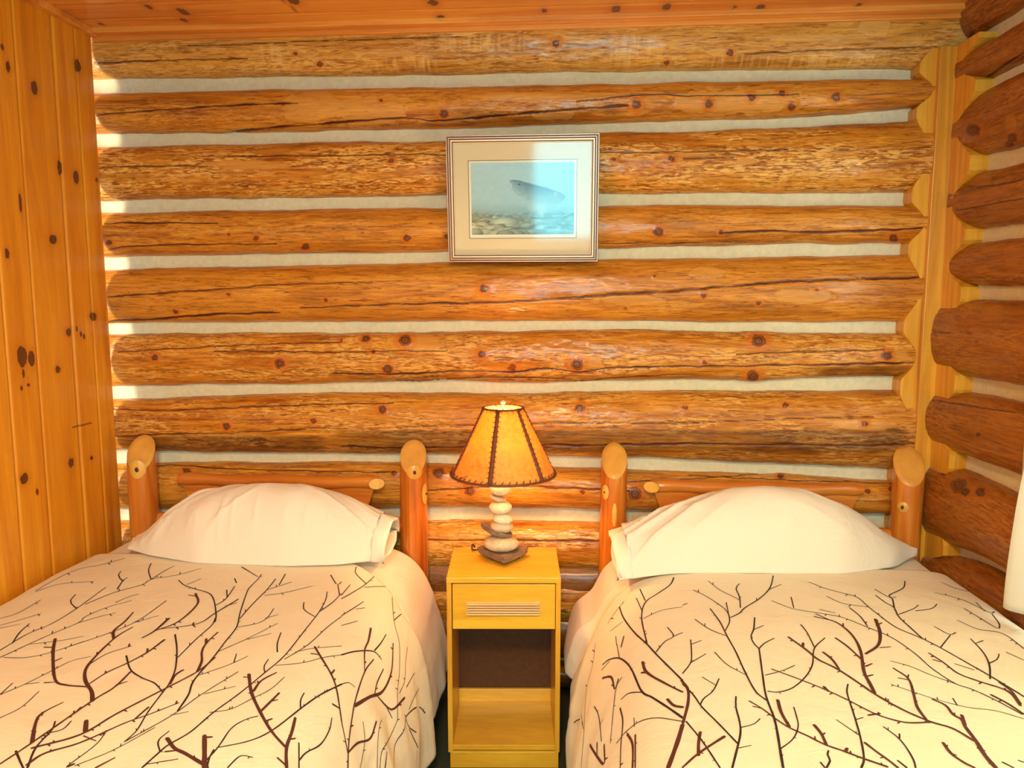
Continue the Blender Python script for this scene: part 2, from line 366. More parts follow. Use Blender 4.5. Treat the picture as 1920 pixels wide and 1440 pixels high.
def paint(px, py, KNs, CRs, PTs, STs, CHs, seed, d_knot=1.0):
    n = len(px); knot = np.zeros(n); crack = np.zeros(n); patch = np.zeros(n); stain_shade = np.zeros(n); chat = np.zeros(n); bulge = np.zeros(n)
    y0, y1 = py.min(), py.max(); x0, x1 = px.min(), px.max()
    jx = vnoise(px/7, py/5, seed)*2.2; jy = vnoise(px/6, py/6, seed+5)*1.3
    for kx, ky, r in KNs:
        if not (y0-20 < ky < y1+20): continue
        d = np.hypot((px-kx+jx)/1.15, (py-ky+jy))/r
        k = np.clip(1.9-d, 0, 1)*.5; k = np.where(d < .85, .95-.25*np.abs(np.sin(d*7)), k)
        knot = np.maximum(knot, k); bulge += np.exp(-(d/1.5)**2)*.004*min(1.6, r/8)
    for pl, wd in CRs:
        pl = spline(pl, 6)
        if pl[:, 1].max() < y0-5 or pl[:, 1].min() > y1+5: continue
        xs = pl[:, 0]; o = np.argsort(xs)
        yl = np.interp(px, xs[o], pl[o, 1])+vnoise(px/23, px*0, seed+9)*1.1+vnoise(px/6, px*0, seed+3)*.45
        inside = np.clip((px-xs.min())/18, 0, 1)*np.clip((xs.max()-px)/18, 0, 1)
        wl = wd*(.75+.45*vnoise(px/31, px*0+2, seed))*np.sqrt(inside)
        c = np.clip(1.5-np.abs(py-yl)/np.maximum(wl*.72, .95), 0, 1)*(inside > .05)
        crack = np.maximum(crack, c)
    for a, b, c, d in PTs:
        if d < y0 or c > y1: continue
        e = np.hypot((px-(a+b)/2)/((b-a)/2), (py-(c+d)/2)/((d-c)/2))+.35*fbm(px/18, py/9, seed+31)
        patch = np.maximum(patch, np.clip((1.05-e)*9, 0, 1))
    for a, b, c, d, s in STs:
        if d < y0 or c > y1: continue
        e = np.clip(np.minimum((px-a), (b-px))/60, 0, 1)*np.clip(np.minimum(py-c, d-py)/5+.4+.5*fbm(px/40, py/5, seed+7), 0, 1)
        stain_shade = np.maximum(stain_shade, e*s*(.7+.4*fbm(px/30, py/3, seed+77)))
    for a, b, c, d in CHs:
        if d < y0 or c > y1: continue
        chat = np.maximum(chat, np.clip(np.minimum(px-a, b-px)/30, 0, 1)*np.clip(np.minimum(py-c, d-py)/8, 0, 1))
    return knot, crack, patch, np.clip(stain_shade, 0, 1), chat, bulge

def make_log(name, xs, zt, zb, depth, mat, parent, seed, flake, paints, to_world, nth=112, emb=.03):
    """half-round log lying along local x, bulging to local -y"""
    th = np.linspace(-1.18, 1.18, nth)*math.pi/2
    X = xs[:, None]+0*th[None, :]
    c = ((zt+zb)/2)[:, None]; h = ((zt-zb)/2)[:, None]
    sn = np.sin(th)[None, :]; cs = np.cos(th)[None, :]
    d = depth*(1+.06*vnoise(xs*1.7, xs*0, seed))[:, None]
    Y = -d*np.sign(cs)*np.abs(cs)**.78 ; Z = c+h*np.sign(sn)*np.abs(sn)**.95
    Y = np.where(np.abs(th[None, :]) > R90, (np.abs(th[None, :])-R90)*.12, Y)
    nz = fbm(X*5, th[None, :]*2.2, seed, 3)*.004+fbm(X*26, th[None, :]*9, seed+4, 2)*.0011*(.4+flake)
    edge = fbm(X*9, X*0+np.sign(th)[None, :]*5, seed+8, 3)*.0035*np.abs(sn)**4
    Y = Y-nz*cs.clip(0); Z = Z+nz*sn+edge*np.sign(sn)
    W = to_world(np.stack([X, Y, Z], -1).reshape(-1, 3))
    px, py = project(W)
    knot, crack, patch, stain_shade, chat, bul = paint(px, py, *paints, seed)
    V = np.stack([X, Y, Z], -1).reshape(-1, 3)
    nrm = np.stack([0*X, -cs+0*X, sn*1.0+0*X], -1).reshape(-1, 3)
    V = V+nrm*(bul-crack*.005+patch*.0012)[:, None]
    fl = np.full(len(V), flake)*(1-patch)
    o = mesh_np(name, V, gridf(len(xs), nth), mat, parent, attrs=dict(knot=knot, crack=crack, patch=patch, stain_shade=stain_shade, chatter=chat, flake=fl))
    return o
def edge_curve(pts, ax, val, loc_axis, sgn=1):
    """picture points -> (coordinate along the wall, height) on the wall plane"""
    W = np.array([onp(x, y, ax, val) for x, y in pts]); a = W[:, loc_axis]*sgn; o = np.argsort(a)
    return a[o], W[o, 2]
flk = {0: .5, 1: .3, 2: .95, 3: .3, 4: .15, 5: .72, 6: .7, 7: .4, 8: .8, 9: .7}
xs = np.concatenate([np.arange(-3.1, -1.86, .05), np.arange(-1.86, 1.40, .0026)])
def smooth_interp(x, a, z):
    y = np.interp(x, a, z); k = 41
    if len(y) > k*2:
        yp = np.pad(y, k//2, mode='edge'); y = np.convolve(yp, np.ones(k)/k, 'valid')
    return y
for i in range(10):
    ta, tz = edge_curve(TOPS[i], 1, 0, 0); ba, bz = edge_curve(BOTS[i], 1, 0, 0)
    zt = smooth_interp(xs, ta, tz); zb = smooth_interp(xs, ba, bz)
    make_log('log', xs, zt, zb, .083 if i not in (2, 6) else .092, M_LOG if i else M_LOGG, wb, 11+i*13, flk[i], (KN, CR, PT, STN, CHT), lambda P: P)
zz = .52
for i, hh in enumerate((.21, .21, .12)):      # lowest courses, behind the beds
    xl = np.arange(-3.1, 1.4, .02)
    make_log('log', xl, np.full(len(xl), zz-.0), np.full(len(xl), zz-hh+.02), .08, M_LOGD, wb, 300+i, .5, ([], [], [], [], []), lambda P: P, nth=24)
    zz -= hh

# --- right-hand wall, running towards the photographer
wr = BM().box(CX, CX+.12, -.86, .0, -.02, 2.75).box(CX, CX+.12, -4.42, -.86, 1.95, 2.75).box(CX, CX+.12, -4.42, -.86, -.02, .75).box(CX, CX+.12, -4.42, -2.5, .75, 1.95).done('wall_right', M_CHINK)
tagk(wr, 'shade-darkened log wall with pale chinking running forward on the right', kind='structure')
RB = [([(1760,-60),(1920,-130)], [(1800,90),(1822,78),(1920,20)]),
      ([(1823,102),(1920,50)], [(1790,180),(1820,169),(1920,122)]),
      ([(1795,200),(1818,192),(1920,139)], [(1790,306),(1813,300),(1920,278)]),
      ([(1790,342),(1812,333),(1920,307)], [(1790,441),(1805,437),(1920,421)]),
      ([(1780,463),(1805,458),(1920,447)], [(1770,530),(1790,534),(1920,538)]),
      ([(1750,562),(1787,561),(1920,563)], [(1745,688),(1766,695),(1907,719)]),
      ([(1745,718),(1768,725),(1905,749)], [(1735,818),(1762,831),(1896,879)]),
      ([(1735,838),(1760,850),(1893,914)], [(1728,988),(1762,1011),(1885,1053)]),
      ([(1740,1010),(1762,1024),(1885,1068)], [(1740,1130),(1885,1195)])]
wre = empty('wall_right_frame'); bpy.data.objects.remove(wre)
toR = lambda P: np.stack([CX+P[:, 1], -P[:, 0], P[:, 2]], 1)
xr = np.concatenate([np.arange(-.02, 1.0, .004), np.arange(1.0, 4.4, .04)])
dr = [.075, .070, .075, .070, .065, .098, .092, .098, .09]
rc = chink_sheet('chinking', .86, 0.0, 2.55, wr, 8, 0); rc.location = (CX, 0, 0); rc.rotation_euler = (0, 0, -R90)
for i, (tp, bt) in enumerate(RB):
    ta, tz = edge_curve(tp, 0, CX, 1, -1); ba, bz = edge_curve(bt, 0, CX, 1, -1)
    cut = i in (3, 4, 5, 6, 7)                     # courses interrupted by the window
    xa = xr if not cut else xr[xr < .86]
    zt = smooth_interp(xa, ta, tz); zb = smooth_interp(xa, ba, bz)
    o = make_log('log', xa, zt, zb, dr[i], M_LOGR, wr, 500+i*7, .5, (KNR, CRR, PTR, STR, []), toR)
    o.location = (CX, 0, 0); o.rotation_euler = (0, 0, -R90)
    if cut:
        xa = xr[xr > 2.5]
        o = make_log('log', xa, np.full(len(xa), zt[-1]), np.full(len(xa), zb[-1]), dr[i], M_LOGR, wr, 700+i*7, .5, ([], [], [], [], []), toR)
        o.location = (CX, 0, 0); o.rotation_euler = (0, 0, -R90)
zz = .47
for i in range(3):
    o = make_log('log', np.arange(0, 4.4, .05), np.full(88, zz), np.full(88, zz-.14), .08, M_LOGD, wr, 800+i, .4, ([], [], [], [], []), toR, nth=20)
    o.location = (CX, 0, 0); o.rotation_euler = (0, 0, -R90); zz -= .16

# --- corner post and scribed boards
t = BM().box(1.272, 1.333, -.100, 0, .0, 2.405, .002).done('trim_1', M_TRIM); tagk(t, 'square golden corner post between the two log walls', kind='structure')
def scribed(chinks, e_chink, e_log, inner, z1, y0, y1):
    """board whose free edge is cut to follow the logs: wide at each mortar joint, narrow at each log"""
    pts = []
    zs_ = np.arange(.0, z1, .012)
    ch = np.array(sorted(chinks)); mid = (ch[1:]+ch[:-1])/2
    for z in list(zs_)+[z1]:
        dch = np.min(np.abs(ch-z)); lo = ch[ch <= z]; hi = ch[ch > z]
        if len(lo) and len(hi): t = min(z-lo[-1], hi[0]-z)/((hi[0]-lo[-1])/2)
        else: t = min(1, dch/.11)
        k = .5-.5*math.cos(math.pi*max(0, min(1, (t-.16)/.74)))
        pts.append((e_chink+(e_log-e_chink)*k**.7, z))
    b = BM(); b.poly([(inner, 0)]+pts+[(inner, z1)], y0, y1); return b
def joint_z(i, ax, val, loc, sgn, at, T, B):
    ba, bz = edge_curve(B, ax, val, loc, sgn); ta, tz = edge_curve(T, ax, val, loc, sgn)
    return (float(np.interp(at, ba, bz))+float(np.interp(at, ta, tz)))/2
jb = [joint_z(i, 1, 0, 0, 1, 1.22, TOPS[i+1], BOTS[i]) for i in range(9)]
t = scribed(jb+[.45, .24], 1.214, 1.262, 1.2715, 2.405, -.080, 0).done('trim_2', M_TRIM); tagk(t, 'scribed corner board against the back log wall', kind='structure')
jr = [joint_z(i, 0, CX, 1, -1, .2, RB[i+1][0], RB[i][1]) for i in range(8)]
b = scribed(jr+[.50, .28], .232, .135, .0, 2.405, 0, 1)
for v in b.b.verts: v.co = Vector((1.326 if v.co.y < .5 else CX, -v.co.x, v.co.z))
t = b.done('trim_3', M_TRIM); tagk(t, 'scribed corner board against the right log wall', kind='structure')

# --- partition of upright pine boards on the left
PX = -1.766
def board_wall(name, y_edges, z0, z1, knots, cracks, pales, splits=()):
    ys = np.concatenate([np.arange(-4.4, -1.0, .04), np.arange(-1.0, -.1035, .003)]); ys[-1] = -.104
    zs = np.arange(z0, z1+.003, .005)
    Yg = ys[:, None]+0*zs[None, :]; Zg = zs[None, :]+0*ys[:, None]
    ye = np.array(y_edges)
    dmin = np.min(np.abs(Yg[..., None]-ye), -1)
    groove = np.clip(1-dmin/.008, 0, 1)
    bid = np.searchsorted(ye, Yg)
    Xg = PX-groove**1.0*.006+.0012*vnoise(Yg*30, Zg*.8, 5)+((bid*7919) % 5-2)*.0006
    W = np.stack([Xg, Yg, Zg], -1).reshape(-1, 3); px, py = project(W)
    kn = np.zeros(len(W)); cr = np.zeros(len(W)); pa = np.zeros(len(W))
    y_ = W[:, 1]; z_ = W[:, 2]
    for kx, ky, rw, rh in knots:
        q = onp(kx, ky, 0, PX); dist = np.linalg.norm(q-CAM)
        d = np.hypot((y_-q[1])/(rw*.0030), (z_-q[2]+vnoise(y_*150, z_*90, 3)*.003)/(rh*.0019))
        kn = np.maximum(kn, np.where(d < 1, .9, np.clip(1.0-(d-1)*.7, 0, 1)*.5))
        tail = np.exp(-((y_-q[1])/(rw*.004))**2)*np.exp(-np.abs(z_-q[2])/.09)*.35
        kn = np.maximum(kn, tail)
    for (ax_, ay_, bx_, by_) in splits:
        d = np.abs((py-ay_)-(by_-ay_)*(px-ax_)/(bx_-ax_)); cr = np.maximum(cr, np.where((px > ax_) & (px < bx_), np.clip(1.6-d, 0, 1), 0))
    cr = np.maximum(cr, np.clip(1-np.min(np.abs(Yg[..., None]-ye), -1)/.0022, 0, 1).ravel()*.55)
    lines = np.sin(y_*900+6*vnoise(y_*20, z_*2, 8))
    pa = np.clip(groove.ravel()*.6-.1, 0, 1)*(dmin.ravel() > .003)*.5
    return mesh_np(name, W, gridf(len(ys), len(zs), True), M_PINE, attrs=dict(knot=kn, crack=cr, pale=pa))
PK = [(145,124,6,11),(65,165,5,12),(15,125,3,9),(5,88,2,6),(113,315,4,14),(142,332,5,12),(181,338,3,5),(100,449,6,9),(14,476,3,9),(174,593,7,8),(42,668,7,18),(59,672,5,14),(109,693,4,7),(130,623,5,8),(143,616,2,5),(151,627,2,5),(157,631,2,5),(41,727,2,4),(54,722,2,3),(46,897,6,9),(134,868,5,9),(171,859,3,4),(70,922,2,5),(107,8,4,10),(45,700,2,8),(38,380,2,16)]
pw = board_wall('wall_left', [-4.2,-4.0,-3.85,-3.6,-3.4,-3.2,-3.05,-2.8,-2.6,-2.4,-2.25,-2.0,-1.8,-1.6,-1.45,-1.2,-1.0,-.80,-.635,-.50,-.315,-.20], 0, 2.53, PK, [], [], [(135,802,172,793)])
tagk(pw, 'golden knotty pine board partition on the left', kind='structure')
pb = BM().box(PX-.032, PX-.012, -4.42, -.106, 0, 2.53).done('partition_core', M_PINE, pw)
for n_ in ('knot', 'crack', 'pale'): pb.data.attributes.new(n_, 'FLOAT', 'POINT')

# --- ceiling boards run parallel to the back wall
def ceiling():
    xs_ = np.arange(-3.1, 1.55, .01); ys_ = np.concatenate([np.arange(-4.45, -.9, .03), np.arange(-.9, .05, .004)])
    ye = np.array([-.335, -.209]+[-.335-.135*k for k in range(1, 31)])
    X = xs_[:, None]+0*ys_[None, :]; Y = ys_[None, :]+0*xs_[:, None]
    dm = np.min(np.abs(Y[..., None]-ye), -1); gr = np.clip(1-dm/.007, 0, 1)
    Z = 2.53+gr*.005
    W = np.stack([X, Y, Z], -1).reshape(-1, 3); px, py = project(W)
    kn = np.zeros(len(W)); cr = np.clip(1-dm/.0035, 0, 1).ravel()*.85
    for kx, ky, r in [(278,13,6),(343,22,9),(345,38,6),(550,2,9),(812,5,8),(827,33,7),(1020,20,5),(1155,17,9),(1250,13,8),(1378,13,4),(1425,14,8),(190,45,4),(1610,9,5)]:
        q = onp(kx, ky, 2, 2.53); d = np.hypot((W[:, 0]-q[0])/(r*.0021), (W[:, 1]-q[1])/(r*.0035)); kn = np.maximum(kn, np.where(d < 1, .8, np.clip(1-(d-1)*.6, 0, 1)*.5))
    q0 = onp(530, 0, 2, 2.53); q1 = onp(563, 27, 2, 2.53)      # mitred butt joint
    tt = (W[:, 1]-q0[1])/(q1[1]-q0[1]); xl = q0[0]+(q1[0]-q0[0])*tt
    cr = np.maximum(cr, np.where((tt > -.1) & (tt < 1), np.clip(1.3-np.abs(W[:, 0]-xl)/.004, 0, 1), 0)*.8)
    return mesh_np('ceiling', W, gridf(len(xs_), len(ys_), True), M_CEIL, attrs=dict(knot=kn, crack=cr, pale=kn*0))
cl = ceiling(); tagk(cl, 'orange pine board ceiling', kind='structure')
cs_ = BM().box(-3.2, CX+.3, -4.5, .12, 2.55, 2.62).done('ceiling_slab', M_CEIL, cl)
for n_ in ('knot', 'crack', 'pale'): cs_.data.attributes.new(n_, 'FLOAT', 'POINT')
def trimpiece(nm, lab, *boxes):
    b = BM()
    for q in boxes: b.box(*q)
    t = b.done(nm, M_CEIL)
    for n_ in ('knot', 'crack', 'pale'): t.data.attributes.new(n_, 'FLOAT', 'POINT')
    tagk(t, lab, kind='structure')
trimpiece('trim_4', 'ceiling moulding above the back log wall', (PX, 1.335, -.135, -.02, 2.512, 2.531, .003), (PX, 1.335, -.098, -.02, 2.496, 2.513, .003))
trimpiece('trim_5', 'ceiling moulding along the board partition', (PX-.002, PX+.030, -4.4, -.10, 2.506, 2.531, .004))

fl = BM().box(-3.2, CX+.3, -4.5, .12, -.08, -.02).done('floor', M_FLOOR); tagk(fl, 'dark green carpet floor', kind='structure')
# rear wall with its window (seen in the picture glass), and the next room's end wall
rw = BM().box(-3.2, -.34, -4.42, -4.34, 0, 2.55).box(.58, CX+.1, -4.42, -4.34, 0, 2.55).box(-.34, .58, -4.42, -4.34, 0, 1.25).box(-.34, .58, -4.42, -4.34, 2.28, 2.55).done('wall_rear', M_PLASTER)
tagk(rw, 'plain wall behind the photographer', kind='structure')
M_WIN = plain('white_window_paint', (.85, .85, .8), .4)
wf = BM().box(-.34, -.30, -4.37, -4.30, 1.25, 2.28).box(.54, .58, -4.37, -4.30, 1.25, 2.28).box(-.34, .58, -4.37, -4.30, 1.25, 1.29).box(-.34, .58, -4.37, -4.30, 2.24, 2.28).done('window_1', M_WIN)
tagk(wf, 'window behind the photographer', kind='structure')
wf = BM().box(CX-.02, CX+.1, -2.5, -2.46, .75, 1.95).box(CX-.02, CX+.1, -.90, -.86, .75, 1.95).box(CX-.02, CX+.1, -2.5, -.86, 1.91, 1.95).box(CX-.02, CX+.1, -2.5, -.86, .75, .79).box(CX+.03, CX+.07, -1.7, -1.66, .75, 1.95).done('window_2', M_WIN)
tagk(wf, 'side window behind the white curtain', kind='structure')
# ceiling lamp fitting
M_GLOW = newmat('lit_glass')[0]; p_ = M_GLOW.node_tree.nodes['Principled BSDF']; p_.inputs['Emission Color'].default_value = (1, .8, .5, 1); p_.inputs['Emission Strength'].default_value = 3

# ---------------------------------------------------------------- curtain
def curtain():
    nz, ns = 60, 160
    z = np.linspace(.70, 1.99, nz)[:, None]; s = np.linspace(0, 1, ns)[None, :]
    edge = -.735-np.clip(z-1.0, 0, 1)**1.3*.17-.012*np.sin(z*7)
    Y = edge-s*(1.75+edge*0)
    A = .022+.012*np.sin(z*3)
    X = 1.245+A*np.sin(s*75+1.2*np.sin(z*2.2))+.012*np.sin(s*31+z*3)+0*z
    V = np.stack([X, Y, z+0*s], -1).reshape(-1, 3)
    m, nt, p = newmat('white_curtain_cloth'); g = G(nt)
    p.inputs['Base Color'].default_value = (.93, .92, .84, 1); p.inputs['Roughness'].default_value = .9
    tr = g.n('ShaderNodeBsdfTranslucent'); tr.inputs[0].default_value = (.93, .91, .78, 1)
    mx = g.n('ShaderNodeMixShader'); mx.inputs[0].default_value = .5
    out = nt.nodes['Material Output']; g.lk(p.outputs[0], mx.inputs[1]); g.lk(tr.outputs[0], mx.inputs[2]); g.lk(mx.outputs[0], out.inputs[0])
    root = empty('curtain', (1.245, -1.6, .70)); tagk(root, 'white curtain hanging at the right edge beside the log wall', 'curtain')
    o = mesh_np('curtain_cloth', V-np.array([1.245, -1.6, .70]), gridf(nz, ns), m, root)
    md = o.modifiers.new('thick', 'SOLIDIFY'); md.thickness = .0025
    BM().tube([(0, .90, 1.30), (0, -1.0, 1.30)], .011, 12).tube([(.10, .86, 1.30), (0, .86, 1.30)], .007, 8).tube([(.10, -.96, 1.30), (0, -.96, 1.30)], .007, 8).done('curtain_rod', M_IRON, root, True)
curtain()

# ---------------------------------------------------------------- beds
POSTY = -.135
def cut_post(name, x, ztop_hi, r, lean, az, parent, zb=-.02, seed=1, patches=()):
    """peeled log post; the top is sawn off on a slant so the cut face looks at azimuth az (0 = straight into the room)"""
    nth, nz = 40, 60
    th = np.linspace(0, 2*math.pi, nth, endpoint=False)
    nrm = np.array([math.sin(az)*math.sin(lean), -math.cos(az)*math.sin(lean), math.cos(lean)])
    pts = []
    zt = []
    for a in th:
        dx, dy = r*math.cos(a), r*math.sin(a)
        # plane through the high rim point
        zt.append(ztop_hi-r*math.tan(lean)-(nrm[0]*dx+nrm[1]*dy)/nrm[2])
    zt = np.array(zt)
    u = np.linspace(0, 1, nz)
    V = []
    for k in u:
        z = zb+(zt-zb)*k
        rr = r*(1+.03*np.sin(z*9+seed)+.03*np.array([math.sin(3*a+seed+z_*4) for a, z_ in zip(th, z)]))
        if k > .985: rr = rr*.975
        V.append(np.stack([x+rr*np.cos(th), POSTY+rr*np.sin(th)+0*z, z], 1))
    V = np.concatenate(V)
    Fq = []
    for i in range(nz-1):
        for j in range(nth): Fq.append((i*nth+j, i*nth+(j+1) % nth, (i+1)*nth+(j+1) % nth, (i+1)*nth+j))
    o = mesh_np(name, V, Fq, M_POST, parent)
    # sawn face, sits on the rim
    top = V[-nth:]; c = top.mean(0)
    inner = [c+(top-c)*s for s in (1.0, .97, .66, .33)]
    V2 = np.concatenate([inner[0]]+[q+nrm*.0025 for q in inner[1:]]+[[c+nrm*.0025]])
    F2 = []
    for i in range(3):
        for j in range(nth): F2.append((i*nth+j, i*nth+(j+1) % nth, (i+1)*nth+(j+1) % nth, (i+1)*nth+j))
    for j in range(nth): F2.append((3*nth+j, 3*nth+(j+1) % nth, 4*nth, 4*nth))
    me = bpy.data.meshes.new('sawn_face'); me.from_pydata([tuple(v) for v in V2], [], [f if f[2] != f[3] else f[:3] for f in F2]); me.materials.append(M_CUT)
    for pl in me.polygons: pl.use_smooth = True
    oc = bpy.data.objects.new('sawn_face', me); C.objects.link(oc); oc.parent = o
    # bare scars where branches were trimmed
    for (a, z, wa, hz, kn) in patches:
        n1, n2 = 13, 17; VV = []
        for i in range(n1):
            for j in range(n2):
                uu = -1+2*i/(n1-1); vv = -1+2*j/(n2-1)
                # disc mapping
                ex, ez = uu*math.sqrt(1-vv*vv/2), vv*math.sqrt(1-uu*uu/2)
                aa = a+ex*wa/r; rr = r*1.035+.0035*(1-ex*ex-ez*ez)
                VV.append((x+rr*math.sin(aa), POSTY-rr*math.cos(aa), z+ez*hz))
        mesh_np('trimmed_knot', VV, gridf(n1, n2), M_PAT, o)
        if kn:
            b = BM(); rr = r*1.035+.0045
            b.b = bmesh.new(); bmesh.ops.create_uvsphere(b.b, u_segments=12, v_segments=8, radius=1)
            for v in b.b.verts: v.co = Vector((x+rr*math.sin(a)+v.co.x*kn, POSTY-rr*math.cos(a)+v.co.y*.0025, z+v.co.z*kn*1.2))
            b.done('knot_core', M_DARK, o, True)
    return o

def cross_profile(ctrl, n):
    P = spline(ctrl, 14); seg = np.r_[0, np.cumsum(np.linalg.norm(np.diff(P, axis=0), axis=1))]
    t = np.linspace(0, seg[-1], n); return np.stack([np.interp(t, seg, P[:, 0]), np.interp(t, seg, P[:, 1])], 1), seg[-1]

def cloth_mesh(name, ctrl, ys_fn, n, m, off, hang_in, seed, mat, parent=None, mirror=False, foldamp=.010, edge_fn=None):
    """bedding: cross profile ctrl (x,z) from the far hem over the top to the near hem, swept along y.
       hang_in = +1 if the near hem is on the +x side"""
    P, L = cross_profile(ctrl, n)
    T = np.gradient(P, axis=0); T /= np.linalg.norm(T, axis=1)[:, None]
    N = np.stack([-T[:, 1], T[:, 0]], 1)
    if N[n//2, 1] < 0: N = -N
    s = np.arange(n)
    Y = np.stack([ys_fn(i/(n-1), m, P[i]) for i in range(n)])       # n x m
    Pz = P[:, 1][:, None]+0*Y; Px = P[:, 0][:, None]+0*Y
    ztop = P[:, 1].max(); drop = np.clip((ztop-.10-Pz)/.45, 0, 1)
    S = np.linspace(0, L, n)[:, None]
    fold = np.sin(Y*19+2.2*np.sin(Y*5.3+seed)+seed)*.6+np.sin(Y*37+seed*2+3*drop)*.4
    fold = fold+.8*fbm(Y*9, drop*1.5, seed+5)
    top = fbm(Px*3.2, Y*3.0, seed, 3)*.007+fbm(Px*9+Y*3, Y*7, seed+2, 2)*.0022
    amp = foldamp*drop**.8*2.0
    h = off+top*(1-drop*.6)+fold*amp+fbm(S*14, Y*5, seed+9)*.004*(drop > .02)*np.clip(drop*4, 0, 1)
    X = Px+N[:, 0][:, None]*h; Z = Pz+N[:, 1][:, None]*h
    Z = np.maximum(Z, .012)
    V = np.stack([X, Y, Z], -1).reshape(-1, 3)
    return V, gridf(n, m, flip=True)

def shell(name, V, Fq, mat, thick, parent=None, extra=None):
    o = mesh_np(name, V, Fq, mat, parent)
    md = o.modifiers.new('thickness', 'SOLIDIFY'); md.thickness = thick; md.offset = -1
    return o

